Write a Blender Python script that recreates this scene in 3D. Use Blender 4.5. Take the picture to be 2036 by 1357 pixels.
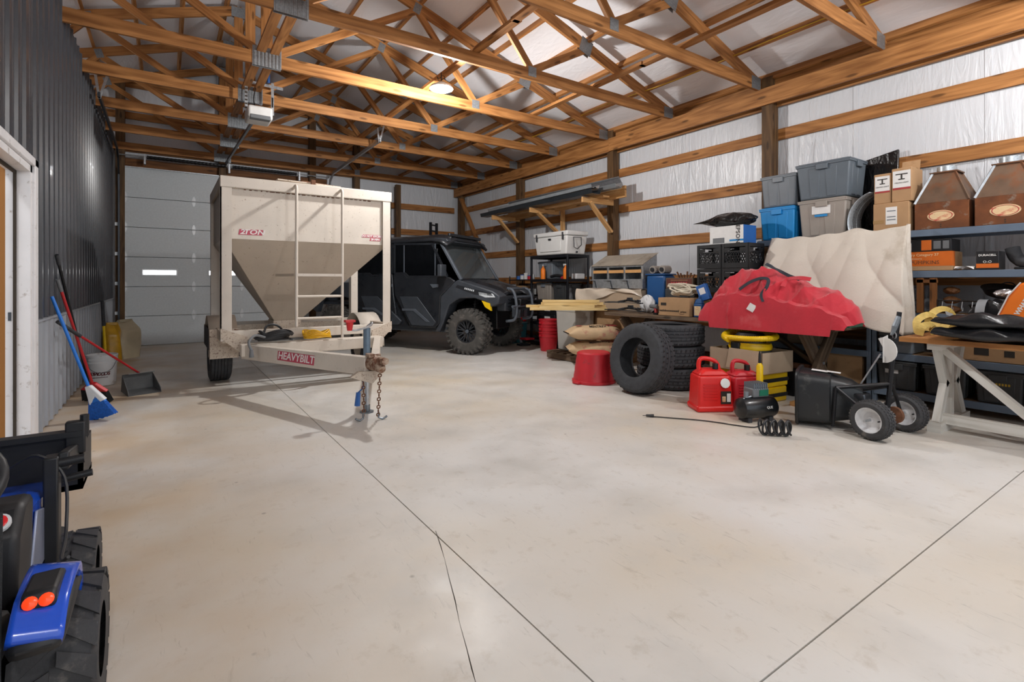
import bpy, math, random
from mathutils import Vector, Matrix, Euler
for _o in list(bpy.data.objects): bpy.data.objects.remove(_o, do_unlink=True)
SC = bpy.context.scene; COL = SC.collection
R = math.radians; PI = math.pi
# ---------------------------------------------------------------- camera, world, exposure
CAM_H = 1.2; FPX = 1010.4; YAW = R(34.2416); HOR = 561.9
_cd = bpy.data.cameras.new('camera'); CAM = bpy.data.objects.new('camera', _cd); COL.objects.link(CAM)
_cd.sensor_width = 36.0; _cd.sensor_fit = 'HORIZONTAL'; _cd.lens = 36.0*FPX/2036.0
_cd.shift_y = -(678.5-HOR)/2036.0; _cd.clip_start = 0.05; _cd.clip_end = 100
CAM.location = (0, 0, CAM_H); CAM.rotation_euler = (R(90), 0, -YAW); SC.camera = CAM
W = bpy.data.worlds.new('world'); SC.world = W; W.use_nodes = True
_bg = W.node_tree.nodes['Background']; _bg.inputs[0].default_value = (0.86, 0.93, 1.0, 1); _bg.inputs[1].default_value = 1.15
VS = SC.view_settings; VS.view_transform = 'Standard'; VS.look = 'None'; VS.gamma = 1.0; VS.use_curve_mapping = False
VS.exposure = 0.36
SC.cycles.max_bounces = 10; SC.cycles.diffuse_bounces = 8; SC.cycles.caustics_reflective = False; SC.cycles.caustics_refractive = False
LAMP_SPOTS = [(2.82, 5.7), (2.82, 0.3), (5.3, 0.2), (0.0, -2.4), (-1.7, 3.4)]     # LED lamp in view, then three unseen ones and a side-room one added for light
random.seed(7)
# ---------------------------------------------------------------- photo pixel -> direction helpers
_s, _c = math.sin(YAW), math.cos(YAW)
def ray(x, y): l = (x-1018)/FPX; return (_s+l*_c, _c-l*_s, (HOR-y)/FPX)
def onZ(x, y, z=0.0): r = ray(x, y); t = (z-CAM_H)/r[2]; return Vector((t*r[0], t*r[1], z))
def onX(x, y, X): r = ray(x, y); t = X/r[0]; return Vector((X, t*r[1], CAM_H+t*r[2]))
def onY(x, y, Y): r = ray(x, y); t = Y/r[1]; return Vector((t*r[0], Y, CAM_H+t*r[2]))
# ---------------------------------------------------------------- mesh builder
class MB:
    def __init__(s): s.v = []; s.f = []; s.uv = []
    def add(s, vs, fs, uvs=None):
        b = len(s.v); s.v += [tuple(p) for p in vs]
        for i, f in enumerate(fs):
            s.f.append([b+k for k in f]); s.uv.append(uvs[i] if uvs else None)
        return s
    def box(s, c, d, rot=None):
        x, y, z = (k/2 for k in d); c = Vector(c)
        vs = [Vector((a, b, e)) for e in (-z, z) for a, b in ((-x, -y), (x, -y), (x, y), (-x, y))]
        if rot: m = Euler(rot).to_matrix(); vs = [m @ q for q in vs]
        return s.add([q+c for q in vs], [(3,2,1,0), (4,5,6,7), (0,1,5,4), (1,2,6,5), (2,3,7,6), (3,0,4,7)])
    def bx(s, x0, x1, y0, y1, z0, z1): return s.box(((x0+x1)/2, (y0+y1)/2, (z0+z1)/2), (x1-x0, y1-y0, z1-z0))
    def beam(s, p0, p1, w, h, up=(0,0,1)):
        p0 = Vector(p0); p1 = Vector(p1); d = p1-p0; L = d.length; d.normalize(); up = Vector(up)
        a = d.cross(up)
        if a.length < 1e-4: a = d.cross(Vector((1,0,0)))
        a.normalize(); b = a.cross(d).normalized(); a = a*w/2; b = b*h/2
        r = [-a-b, a-b, a+b, -a+b]
        vs = [p0+q for q in r]+[p1+q for q in r]
        o = random.uniform(0, 50); k = random.uniform(0, 50); uv = []
        per = [0, w, w+h, 2*w+h, 2*(w+h)]
        fs = [(0,1,5,4), (1,2,6,5), (2,3,7,6), (3,0,4,7)]
        for i in range(4): uv.append([(o, k+per[i]), (o, k+per[i+1]), (o+L, k+per[i+1]), (o+L, k+per[i])])
        fs += [(3,2,1,0), (4,5,6,7)]
        e = [(o, k), (o+.01, k), (o+.01, k+h), (o, k+h)]
        return s.add(vs, fs, uv+[e, e])
    def frus(s, z0, r0, z1, r1):          # r = (x0,x1,y0,y1)
        q = lambda r, z: [(r[0],r[2],z), (r[1],r[2],z), (r[1],r[3],z), (r[0],r[3],z)]
        return s.add(q(r0,z0)+q(r1,z1), [(3,2,1,0), (4,5,6,7), (0,1,5,4), (1,2,6,5), (2,3,7,6), (3,0,4,7)])
    def tube(s, pts, r, n=8, closed=False, flat=None):
        P = [Vector(p) for p in pts]; m = len(P); T = []
        for i in range(m):
            if closed: t = P[(i+1) % m]-P[i-1]
            else: t = P[min(i+1, m-1)]-P[max(i-1, 0)]
            T.append(t.normalized() if t.length > 1e-9 else Vector((0,0,1)))
        u = T[0].orthogonal().normalized(); rings = []
        for i in range(m):
            u = (u-T[i]*u.dot(T[i]))
            u = u.normalized() if u.length > 1e-6 else T[i].orthogonal().normalized()
            w = T[i].cross(u); rr = r[i] if isinstance(r, (list, tuple)) else r
            rings.append([P[i]+(u*math.cos(2*PI*k/n)+w*math.sin(2*PI*k/n))*rr for k in range(n)])
        vs = [q for g in rings for q in g]; fs = []
        for i in range(m if closed else m-1):
            j = (i+1) % m
            for k in range(n): fs.append((i*n+k, i*n+(k+1) % n, j*n+(k+1) % n, j*n+k))
        if not closed: fs += [tuple(range(n))[::-1], tuple((m-1)*n+k for k in range(n))]
        return s.add(vs, fs)
    def cyl(s, p0, p1, r0, r1=None, n=16):
        r1 = r0 if r1 is None else r1
        return s.tube([p0, p1], [r0, r1], n)
    def lathe(s, prof, n=24, c=(0,0,0), rot=None, cap=False, a0=0, a1=2*PI):
        full = abs(a1-a0-2*PI) < 1e-6; na = n if full else n+1; vs = []; m = len(prof)
        for r, z in prof:
            for k in range(na):
                a = a0+(a1-a0)*k/n; vs.append(Vector((r*math.cos(a), r*math.sin(a), z)))
        if rot: M = Euler(rot).to_matrix(); vs = [M @ q for q in vs]
        c = Vector(c); vs = [q+c for q in vs]; fs = []
        for i in range(m-1):
            for k in range(n if full else n): 
                k2 = (k+1) % na; fs.append((i*na+k, i*na+k2, (i+1)*na+k2, (i+1)*na+k))
        if cap: fs += [tuple(range(na))[::-1], tuple((m-1)*na+k for k in range(na))]
        return s.add(vs, fs)
    def prism(s, poly, o, ua, ub, ext):
        o, ua, ub, ext = map(Vector, (o, ua, ub, ext)); n = len(poly)
        a = [o+ua*p+ub*q for p, q in poly]
        return s.add(a+[q+ext for q in a], [tuple(range(n))[::-1], tuple(range(n, 2*n))]+[(i, (i+1) % n, n+(i+1) % n, n+i) for i in range(n)])
    def grid(s, fn, nu, nv, uv=False, wrap=False):
        vs = [fn(i/nu, j/nv) for j in range(nv+1) for i in range(nu+1)]; fs = []
        for j in range(nv):
            for i in range(nu):
                a = j*(nu+1)+i; fs.append((a, a+1, a+nu+2, a+nu+1))
        return s.add(vs, fs)
    def build(s, name, m, parent=None, smooth=False, bevel=0, seg=2, solid=0, sub=0, ang=40):
        me = bpy.data.meshes.new(name); me.from_pydata(s.v, [], s.f); 
        if any(u for u in s.uv):
            ul = me.uv_layers.new(name='grain'); i = 0; d = ul.data
            for f, u in zip(s.f, s.uv):
                for k in range(len(f)):
                    if u: d[i].uv = u[k]
                    i += 1
        me.validate(); me.update()
        me.materials.append(M[m] if isinstance(m, str) else m)
        o = bpy.data.objects.new(name, me); COL.objects.link(o); o.parent = parent
        if solid:
            md = o.modifiers.new('solid', 'SOLIDIFY'); md.thickness = solid; md.offset = 0
        if bevel:
            md = o.modifiers.new('bevel', 'BEVEL'); md.width = bevel; md.segments = seg; md.limit_method = 'ANGLE'; md.angle_limit = R(35)
        if sub:
            md = o.modifiers.new('sub', 'SUBSURF'); md.levels = sub; md.render_levels = sub
        if smooth or bevel or sub:
            me.polygons.foreach_set('use_smooth', [True]*len(me.polygons))
            if not sub: me.set_sharp_from_angle(angle=R(ang))
        return o
def tag(o, label, cat, group=None):
    o['label'] = label; o['category'] = cat
    if group: o['group'] = group
    return o
def struct(o, label=None):
    o['kind'] = 'structure'
    if label: o['label'] = label
    return o
def thing(name, label, cat, loc=(0,0,0), rz=0.0, group=None, rot=None):
    o = bpy.data.objects.new(name, None); COL.objects.link(o); o.empty_display_size = .1
    o.location = loc; o.rotation_euler = rot if rot else (0, 0, rz)
    return tag(o, label, cat, group)
def dup(o, loc=None, rz=None, label=None, parent=None, rot=None):
    c = o.copy(); COL.objects.link(c); c.parent = parent
    if loc is not None: c.location = loc
    if rz is not None: c.rotation_euler = (0, 0, rz)
    if rot is not None: c.rotation_euler = rot
    if label: c['label'] = label
    for ch in list(o.children): dup(ch, parent=c)
    return c
def text(name, body, size, m, parent, loc, rot, ext=.0008, shear=0.0, al='CENTER', bold=0.0, sx=1.0):
    cu = bpy.data.curves.new(name, 'FONT'); cu.body = body; cu.size = size; cu.extrude = ext; cu.shear = shear
    cu.align_x = al; cu.align_y = 'CENTER'; cu.offset = bold; cu.resolution_u = 2
    t = bpy.data.objects.new('tmp', cu); COL.objects.link(t); bpy.context.view_layer.update()
    me = bpy.data.meshes.new_from_object(t.evaluated_get(bpy.context.evaluated_depsgraph_get()))
    bpy.data.objects.remove(t, do_unlink=True); bpy.data.curves.remove(cu)
    me.materials.clear(); me.materials.append(M[m]); me.name = name
    o = bpy.data.objects.new(name, me); COL.objects.link(o); o.parent = parent; o.location = loc; o.rotation_euler = rot; o.scale = (sx, 1, 1)
    return o
def arc(cx, cz, r, a0, a1, n): return [(cx+r*math.cos(a0+(a1-a0)*i/n), cz+r*math.sin(a0+(a1-a0)*i/n)) for i in range(n+1)]
def smoothpath(pts, k=4):
    P = [Vector(p) for p in pts]; out = []
    for i in range(len(P)-1):
        a = P[max(i-1, 0)]; b = P[i]; c = P[i+1]; d = P[min(i+2, len(P)-1)]
        for j in range(k):
            t = j/k; out.append(.5*((2*b)+(c-a)*t+(2*a-5*b+4*c-d)*t*t+(3*b-a-3*c+d)*t*t*t))
    return out+[P[-1]]
# ---------------------------------------------------------------- procedural materials
M = {}
def lin(h):
    if isinstance(h, str):
        h = h.lstrip('#'); c = [int(h[i:i+2], 16)/255 for i in (0, 2, 4)]
    else: c = list(h)
    return tuple(x/12.92 if x <= .04045 else ((x+.055)/1.055)**2.4 for x in c)
def mul(c, k): return tuple(min(x*k, 1) for x in c)+(1,)
def base(name):
    m = bpy.data.materials.new(name); m.use_nodes = True; nt = m.node_tree
    return m, nt, nt.nodes['Principled BSDF'], lambda t: nt.nodes.new('ShaderNode'+t), nt.links.new
def pm(name, col, rough=.5, metal=0.0, var=.1, scale=6.0, bump=0.0, bscale=60.0, coat=0.0, dirt=None, stretch=None, spec=.5, trans=0.0, emit=0.0, sheen=0.0, rvar=0.0):
    m, nt, b, N, L = base(name); c = lin(col)
    tc = N('TexCoord'); mp = N('Mapping'); L(tc.outputs['Object'], mp.inputs[0]); mp.inputs['Scale'].default_value = stretch or (1,1,1)
    no = N('TexNoise'); no.inputs['Scale'].default_value = scale; no.inputs['Detail'].default_value = 5; L(mp.outputs[0], no.inputs['Vector'])
    mr = N('MapRange'); mr.inputs[1].default_value = .3; mr.inputs[2].default_value = .7; L(no.outputs['Fac'], mr.inputs[0])
    mx = N('Mix'); mx.data_type = 'RGBA'; mx.inputs[6].default_value = mul(c, 1-var); mx.inputs[7].default_value = mul(c, 1+var); L(mr.outputs[0], mx.inputs[0])
    out = mx.outputs[2]
    if dirt:
        dc, amt, ds = dirt
        n2 = N('TexNoise'); n2.inputs['Scale'].default_value = ds; n2.inputs['Detail'].default_value = 7; n2.inputs['Roughness'].default_value = .65; L(mp.outputs[0], n2.inputs['Vector'])
        r2 = N('MapRange'); r2.inputs[1].default_value = .62-amt*.3; r2.inputs[2].default_value = .74-amt*.2; L(n2.outputs['Fac'], r2.inputs[0])
        m2 = N('Mix'); m2.data_type = 'RGBA'; m2.inputs[7].default_value = mul(lin(dc), 1); L(out, m2.inputs[6]); L(r2.outputs[0], m2.inputs[0]); out = m2.outputs[2]
    L(out, b.inputs['Base Color'])
    b.inputs['Roughness'].default_value = rough; b.inputs['Metallic'].default_value = metal; b.inputs['Specular IOR Level'].default_value = spec
    b.inputs['Coat Weight'].default_value = coat; b.inputs['Transmission Weight'].default_value = trans; b.inputs['Sheen Weight'].default_value = sheen
    if rvar:
        rr = N('MapRange'); rr.inputs[1].default_value = .3; rr.inputs[2].default_value = .7; rr.inputs[3].default_value = max(rough-rvar, .03); rr.inputs[4].default_value = rough+rvar
        L(no.outputs['Fac'], rr.inputs[0]); L(rr.outputs[0], b.inputs['Roughness'])
    if emit: b.inputs['Emission Color'].default_value = mul(c, 1); b.inputs['Emission Strength'].default_value = emit
    if bump:
        n3 = N('TexNoise'); n3.inputs['Scale'].default_value = bscale; n3.inputs['Detail'].default_value = 4; L(mp.outputs[0], n3.inputs['Vector'])
        bp = N('Bump'); bp.inputs['Strength'].default_value = bump; bp.inputs['Distance'].default_value = .01; L(n3.outputs['Fac'], bp.inputs['Height']); L(bp.outputs[0], b.inputs['Normal'])
    M[name] = m; return m
def wood(name, light, dark, knots=True, rough=.6, contrast=1.0):
    m, nt, b, N, L = base(name); uv = N('UVMap'); uv.uv_map = 'grain'
    mp = N('Mapping'); mp.inputs['Scale'].default_value = (1.3, 26, 1); L(uv.outputs[0], mp.inputs[0])
    no = N('TexNoise'); no.inputs['Scale'].default_value = 1.0; no.inputs['Detail'].default_value = 6; no.inputs['Distortion'].default_value = .8; L(mp.outputs[0], no.inputs['Vector'])
    m3 = N('Mapping'); m3.inputs['Scale'].default_value = (.5, 3.5, 1); L(uv.outputs[0], m3.inputs[0])
    wv = N('TexNoise'); wv.inputs['Scale'].default_value = 1.0; wv.inputs['Detail'].default_value = 2; L(m3.outputs[0], wv.inputs['Vector'])
    mm = N('Math'); mm.operation = 'MULTIPLY_ADD'; mm.inputs[1].default_value = 9.0; mm.inputs[2].default_value = 0; L(wv.outputs['Fac'], mm.inputs[0])
    fr = N('Math'); fr.operation = 'PINGPONG'; fr.inputs[1].default_value = .5; L(mm.outputs[0], fr.inputs[0])
    ad = N('Math'); ad.operation = 'MULTIPLY_ADD'; ad.inputs[1].default_value = .45; L(fr.outputs[0], ad.inputs[0]); L(no.outputs['Fac'], ad.inputs[2])
    cr = N('ValToRGB'); e = cr.color_ramp.elements; e[0].position = .38; e[1].position = .85; e[0].color = mul(lin(light), 1); e[1].color = mul(lin(dark), 1); L(ad.outputs[0], cr.inputs[0])
    out = cr.outputs[0]
    if knots:
        mk = N('Mapping'); mk.inputs['Scale'].default_value = (1.15, 4.2, 1); L(uv.outputs[0], mk.inputs[0])
        vo = N('TexVoronoi'); vo.voronoi_dimensions = '2D'; vo.inputs['Scale'].default_value = 1.0; L(mk.outputs[0], vo.inputs['Vector'])
        kr = N('MapRange'); kr.inputs[1].default_value = .045; kr.inputs[2].default_value = .09; kr.inputs[3].default_value = .75; kr.inputs[4].default_value = 0; L(vo.outputs['Distance'], kr.inputs[0])
        mx = N('Mix'); mx.data_type = 'RGBA'; mx.inputs[7].default_value = mul(lin(dark), .35); L(out, mx.inputs[6]); L(kr.outputs[0], mx.inputs[0]); out = mx.outputs[2]
    L(out, b.inputs['Base Color']); b.inputs['Roughness'].default_value = rough; b.inputs['Specular IOR Level'].default_value = .3
    bp = N('Bump'); bp.inputs['Strength'].default_value = .12; bp.inputs['Distance'].default_value = .004; L(no.outputs['Fac'], bp.inputs['Height']); L(bp.outputs[0], b.inputs['Normal'])
    M[name] = m
def film(name, col, sc, strength, rough=.3):
    m, nt, b, N, L = base(name); tc = N('TexCoord'); mp = N('Mapping'); mp.inputs['Scale'].default_value = sc; L(tc.outputs['Object'], mp.inputs[0])
    no = N('TexNoise'); no.inputs['Scale'].default_value = 1; no.inputs['Detail'].default_value = 5; no.inputs['Distortion'].default_value = 1.2; L(mp.outputs[0], no.inputs['Vector'])
    n2 = N('TexNoise'); n2.inputs['Scale'].default_value = 1.1; n2.inputs['Detail'].default_value = 2; L(tc.outputs['Object'], n2.inputs['Vector'])
    mr = N('MapRange'); mr.inputs[1].default_value = .42; mr.inputs[2].default_value = .7; mr.inputs[3].default_value = .3; L(n2.outputs['Fac'], mr.inputs[0])
    st = N('Math'); st.operation = 'MULTIPLY'; st.inputs[1].default_value = strength; L(mr.outputs[0], st.inputs[0])
    bp = N('Bump'); bp.inputs['Distance'].default_value = .03; L(st.outputs[0], bp.inputs['Strength']); L(no.outputs['Fac'], bp.inputs['Height']); L(bp.outputs[0], b.inputs['Normal'])
    b.inputs['Base Color'].default_value = mul(lin(col), 1); b.inputs['Roughness'].default_value = rough; b.inputs['Specular IOR Level'].default_value = .6
    M[name] = m
def concrete(name):
    m, nt, b, N, L = base(name); tc = N('TexCoord'); P = tc.outputs['Object']
    def nz(s, d=5, r=.55, vec=None, dist=0):
        n = N('TexNoise'); n.inputs['Scale'].default_value = s; n.inputs['Detail'].default_value = d; n.inputs['Roughness'].default_value = r; n.inputs['Distortion'].default_value = dist; L(vec or P, n.inputs['Vector']); return n.outputs['Fac']
    def mr(x, a, c, o0=0, o1=1):
        n = N('MapRange'); n.inputs[1].default_value = a; n.inputs[2].default_value = c; n.inputs[3].default_value = o0; n.inputs[4].default_value = o1; L(x, n.inputs[0]); return n.outputs[0]
    def mix(f, a, c, blend='MIX'):
        n = N('Mix'); n.data_type = 'RGBA'; n.blend_type = blend
        if isinstance(f, float): n.inputs[0].default_value = f
        else: L(f, n.inputs[0])
        for s, q in ((6, a), (7, c)):
            if isinstance(q, tuple): n.inputs[s].default_value = q
            else: L(q, n.inputs[s])
        return n.outputs[2]
    A = mul(lin('#d8d6d2'), 1); B = mul(lin('#cdc2b0'), 1); D = mul(lin('#c6c3bd'), 1)
    c1 = mix(mr(nz(.55, 3), .4, .68), A, B)
    c2 = mix(mr(nz(1.7, 5), .5, .75), c1, D)
    c3 = mix(mr(nz(9, 8, .7), .56, .74, 0, .35), c2, mul(lin('#9c8b74'), 1))
    mp = N('Mapping'); mp.inputs['Scale'].default_value = (9, 1.6, 1); mp.inputs['Rotation'].default_value = (0, 0, R(35)); L(P, mp.inputs[0])
    c4 = mix(mr(nz(3, 8, .7, mp.outputs[0], 1.5), .60, .70, 0, .4), c3, mul(lin('#8d8880'), 1))
    vo = N('TexVoronoi'); vo.inputs['Scale'].default_value = 3.2; L(P, vo.inputs['Vector'])
    sx = N('SeparateXYZ'); L(P, sx.inputs[0]); du = N('Math'); du.operation = 'MULTIPLY'; L(mr(sx.outputs[0], -.6, 1.0, .95, 0), du.inputs[0]); L(mr(nz(1.4, 5), .3, .62), du.inputs[1])
    c4 = mix(du.outputs[0], c4, mul(lin('#c4ab8a'), 1))          # tan dust tracked in along the left wall
    c5 = mix(mr(vo.outputs['Distance'], .02, .045, .45, 0), c4, mul(lin('#5c4f44'), 1))
    L(c5, b.inputs['Base Color']); L(mr(nz(2.3, 5), .35, .7, .33, .6), b.inputs['Roughness']); b.inputs['Specular IOR Level'].default_value = .45
    bp = N('Bump'); bp.inputs['Strength'].default_value = .06; bp.inputs['Distance'].default_value = .01; L(nz(25, 6), bp.inputs['Height']); L(bp.outputs[0], b.inputs['Normal'])
    M[name] = m
wood('pine', '#b8814c', '#84552c'); wood('pine_fresh', '#dcb27c', '#b9834a'); wood('pine_dark', '#8a5a30', '#583517'); wood('treated', '#6f5335', '#463220'); wood('barn_wood', '#7d6a56', '#4f4034', rough=.8); wood('pale_lumber', '#e0c893', '#bf9f63')
wood('studs', '#c08a4a', '#8a5a2c'); wood('white_painted', '#d8d6d0', '#bdb9b0', knots=False)
film('film_wall', '#d2d5da', (9, 14, 2.2), .9, .33); film('film_roof', '#e6e6ea', (10, 3, 10), .4, .34); film('black_plastic', '#0b0b0d', (18, 18, 7), 1.0, .22)
concrete('concrete')
pm('joint_dark', '#3a332b', .9); pm('wall_charcoal', '#3e4147', .28, 0, .05, 3, coat=.15); pm('wainscot_grey', '#9a9fa6', .38, 0, .05, 3)
pm('trim_white', '#e2e2e4', .45, 0, .05, 5, dirt=('#9a8f84', .1, 14)); pm('galvanised', '#b4b8bc', .36, .75, .18, 30, rvar=.08); pm('plate_steel', '#8f9498', .4, .6, .2, 50)
pm('garage_panel', '#cfd6da', .42, 0, .05, 30, bump=.06, bscale=90); pm('hinge_white', '#dfe3e6', .3, .2); pm('black_metal', '#15161a', .38, .2, .15, 10); pm('steel_dark', '#4a4e54', .35, .8)
pm('window_glow', '#ffffff', .4, emit=3.0); pm('led_glow', '#f4f8ff', .4, emit=40.0); pm('white_plastic', '#dcdcda', .4); pm('grey_plastic', '#6d7073', .45); pm('yellow_wire', '#c9a227', .5)
# ================================================================ STRUCTURE
XL, XR, XG, XW, YB = -0.81, 6.30, 6.478, 6.52, 12.05
XC = 0.95                                  # ridge line
# floor: slabs with saw-cut joints
fl = struct(MB().bx(-4.7, XW, -4.0, YB, -.12, -.02).build('floor', 'joint_dark'), 'pale mottled concrete floor with saw cut joints')
for x0, x1 in ((-4.7, 1.057), (1.063, XW)):
    for y0, y1 in ((-4.0, .838), (.844, YB)):
        MB().bx(x0, x1, y0, y1, -.03, 0).build('slab', 'concrete', fl)
ck = [onZ(x, y, .0006) for x, y in ((866, 1056), (876, 1085), (884, 1112), (893, 1150), (905, 1195), (914, 1240), (928, 1290), (938, 1330), (947, 1362))]
mb = MB(); vs = []
for i, p in enumerate(ck): w = .0014+.0010*math.sin(i*2.1); vs += [p+Vector((-w, -.3*w, 0)), p+Vector((w, .3*w, 0))]
mb.add(vs, [(2*i, 2*i+1, 2*i+3, 2*i+2) for i in range(len(ck)-1)]).build('hairline_crack', 'joint_dark', fl)
# left partition wall: ribbed steel over a stud core
wl = struct(MB().bx(-.975, -.84, 5.0, YB, 0, 3.85).bx(-.975, -.84, 3.97, 5.0, 2.05, 3.85).bx(-.975, -.84, -4.0, 3.97, 0, 3.85).build('wall_left', 'studs'), 'charcoal ribbed steel wall above pale grey wainscot')
def ribbed(name, m, y0, y1, z0, z1, per=.2286, dep=.019):
    prof = []; y = y0
    while y < y1-1e-6:
        for a, d in ((0, 0), (.06, 0), (.075, .004), (.09, .004), (.105, 0), (.14, 0), (.155, .004), (.17, .004), (.185, 0), (.19, 0), (.2, dep), (.2186, dep)):
            if y+a <= y1: prof.append((XL-.019+d, y+a))
        y += per
    prof.append((XL-.019, y1)); vs = []; fs = []
    for x, yy in prof: vs += [(x, yy, z0), (x, yy, z1)]
    for i in range(len(prof)-1): fs.append((2*i, 2*i+2, 2*i+3, 2*i+1))
    return MB().add(vs, fs).build(name, m, wl)
ribbed('upper_panel', 'wall_charcoal', 5.0, 11.9, .905, 3.87); ribbed('upper_panel', 'wall_charcoal', 3.97, 5.0, 2.05, 3.87); ribbed('upper_panel', 'wall_charcoal', -4.0, 3.97, .905, 3.87)
ribbed('wainscot_panel', 'wainscot_grey', 5.0, 11.9, .012, .905); ribbed('wainscot_panel', 'wainscot_grey', -4.0, 3.97, .012, .905)
MB().bx(-.835, XL+.012, 5.0, 11.9, .895, .912).bx(-.835, XL+.012, -4.0, 3.97, .895, .912).build('wainscot_trim', 'wainscot_grey', wl)
# doorway in the left wall
d1 = struct(MB().bx(-.93, -.80, 4.93, 5.0, 0, 2.05).bx(-.93, -.80, 3.97, 4.04, 0, 2.05).bx(-.93, -.80, 3.97, 5.0, 1.99, 2.05).build('door_1', 'trim_white'), 'white trimmed doorway standing open')
MB().bx(-.81, -.782, 4.985, 5.092, .012, 2.1).bx(-.81, -.782, 3.88, 3.985, .012, 2.1).bx(-.81, -.782, 3.88, 5.092, 2.04, 2.1).build('casing', 'trim_white', d1, bevel=.006)
MB().bx(-.888, -.872, 4.912, 4.932, 0, 1.99).bx(-.888, -.872, 3.97, 4.06, 0, 1.99).bx(-.888, -.872, 4.04, 4.93, 1.97, 1.99).build('weather_strip', 'joint_dark', d1)
MB().bx(-1.0, -.79, 3.97, 5.0, 0, .018).build('threshold', 'wainscot_grey', d1)
MB().bx(-.915, -.9, 4.925, 4.9315, .93, .99).build('strike_plate', 'steel_dark', d1)
mb = MB()
for i in range(13): mb.beam((-3.2, 5.02, .14+i*.285), (-.976, 5.02, .14+i*.285), .03, .28)
wi = struct(mb.build('wall_inner_room', 'studs'), 'bare pine boarded wall seen through the doorway')
# right wall: film behind girts, posts, header
wr = struct(MB().add([(XW, -4, 0), (XW, YB, 0), (XW, YB, 3.88), (XW, -4, 3.88)], [(0, 3, 2, 1)]).build('wall_right', 'film_wall', solid=.02), 'white vapour film wall behind horizontal pine girts')
POSTY = [-2.03, .75, 3.53, 6.3, 9.09, 11.78]
for k, z in enumerate((.02, .56, 1.17, 1.779, 2.395, 3.02)):
    ys = [-4]+POSTY+[YB]
    for a, b in zip(POSTY[:-1], POSTY[1:]):
        dz = random.uniform(-.012, .012)
        MB().beam((XG+.019, a, z+.07+dz), (XG+.019, b, z+.07+dz), .038, .14).build('girt', 'pine', wr)
for y in POSTY: MB().beam((XR+.108, y, 0), (XR+.108, y, 3.82), .14, .14, (0, 1, 0)).build('wall_post', 'treated', wr)
for a, b, dz in ((-4, .75, 0), (.75, 6.3, .006), (6.3, 12.0, -.004)):
    MB().beam((XR+.019, a, 3.563+dz), (XR+.019, b, 3.563+dz), .038, .216).build('header_beam', 'pine', wr)
    MB().beam((XG-.019, a, 3.545+dz), (XG-.019, b, 3.545+dz), .038, .216).build('outer_header_beam', 'pine', wr)
MB().beam((XG-.06, -4, 3.79), (XG-.06, 12, 3.79), .038, .19).build('eave_board', 'pine', wr)
for y in [.3+1.13*i for i in range(11)]:
    MB().bx(XW-.016, XW-.010, y, y+.05, 0, 3.8).build('film_seam', 'film_wall', wr)
# back wall and gable film
rz = lambda x: 4.90+.175-(abs(x-XC)-(2.79-XC))/3          # underside of roof film
MB_ = MB()
pts = [(-4.6, 0), (XW, 0), (XW, rz(XW)), (XC, rz(XC)), (-4.6, rz(-4.6))]
wb = struct(MB().prism(pts, (0, YB, 0), (1, 0, 0), (0, 0, 1), (0, .03, 0)).build('wall_back', 'film_wall'), 'film covered gable wall with the overhead door')
GD0, GD1, GDT = -.67, 2.98, 3.36
for px in (239, 443, 621, 709):
    x = onY(px, 300, 11.9).x; z1 = rz(x)-.1; z0 = 0 if px != 443 else 3.36
    MB().beam((x, 11.93, z0), (x, 11.93, z1), .14, .14, (0, 1, 0)).build('wall_post', 'treated', wb)
x5 = onY(791, 400, 11.78)
MB().beam((x5.x, 11.78, 0), (x5.x, 11.78, onY(791, 368, 11.78).z), .12, .1, (0, 1, 0)).build('short_post', 'treated', wb)
MB().beam((GD0-.05, 11.98, GDT+.10), (GD1+.05, 11.98, GDT+.10), .038, .16).build('door_header', 'pine_dark', wb)
MB().beam((-.8, 11.98, 3.735), (XR, 11.98, 3.735), .038, .14).build('girt', 'pine', wb)
for py in (415, 464, 520, 585, 640):
    z = onY(850, py, 11.98).z; MB().beam((GD1+.1, 11.98, z), (XR, 11.98, z), .038, .14).build('girt', 'pine', wb)
for z in (4.35, 4.95): MB().beam((-2.0, 11.99, z), (XC+(5.2-z)*3+1.0, 11.99, z), .038, .13).build('gable_girt', 'pine', wb)
# diagonal corner brace on the right wall
p = onX(917, 396, XR-.02); q = onX(992, 588, XR-.02)
MB().beam(p, q, .038, .11, (1, 0, 0)).build('corner_brace', 'pine', wr)
# roof film and purlins
cl = struct(MB().add([(XC, -4, rz(XC)), (XC, YB, rz(XC)), (XW+.1, YB, rz(XW+.1)), (XW+.1, -4, rz(XW+.1)), (-4.7, YB, rz(-4.7)), (-4.7, -4, rz(-4.7))], [(0, 1, 2, 3), (0, 5, 4, 1)]).build('ceiling', 'film_roof', solid=.02), 'white film roof lining over pine purlins')
sl = math.atan(1/3)
for sgn in (1, -1):
    for k in range(10):
        x = .16+.585*k; X = XC+sgn*x
        if sgn < 0 and k > 6: continue
        z = rz(X)-.052
        MB().beam((X, -4, z), (X, YB-.02, z), .038, .089, (sgn*math.sin(sl), 0, math.cos(sl))).build('purlin', 'pine', cl)
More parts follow.
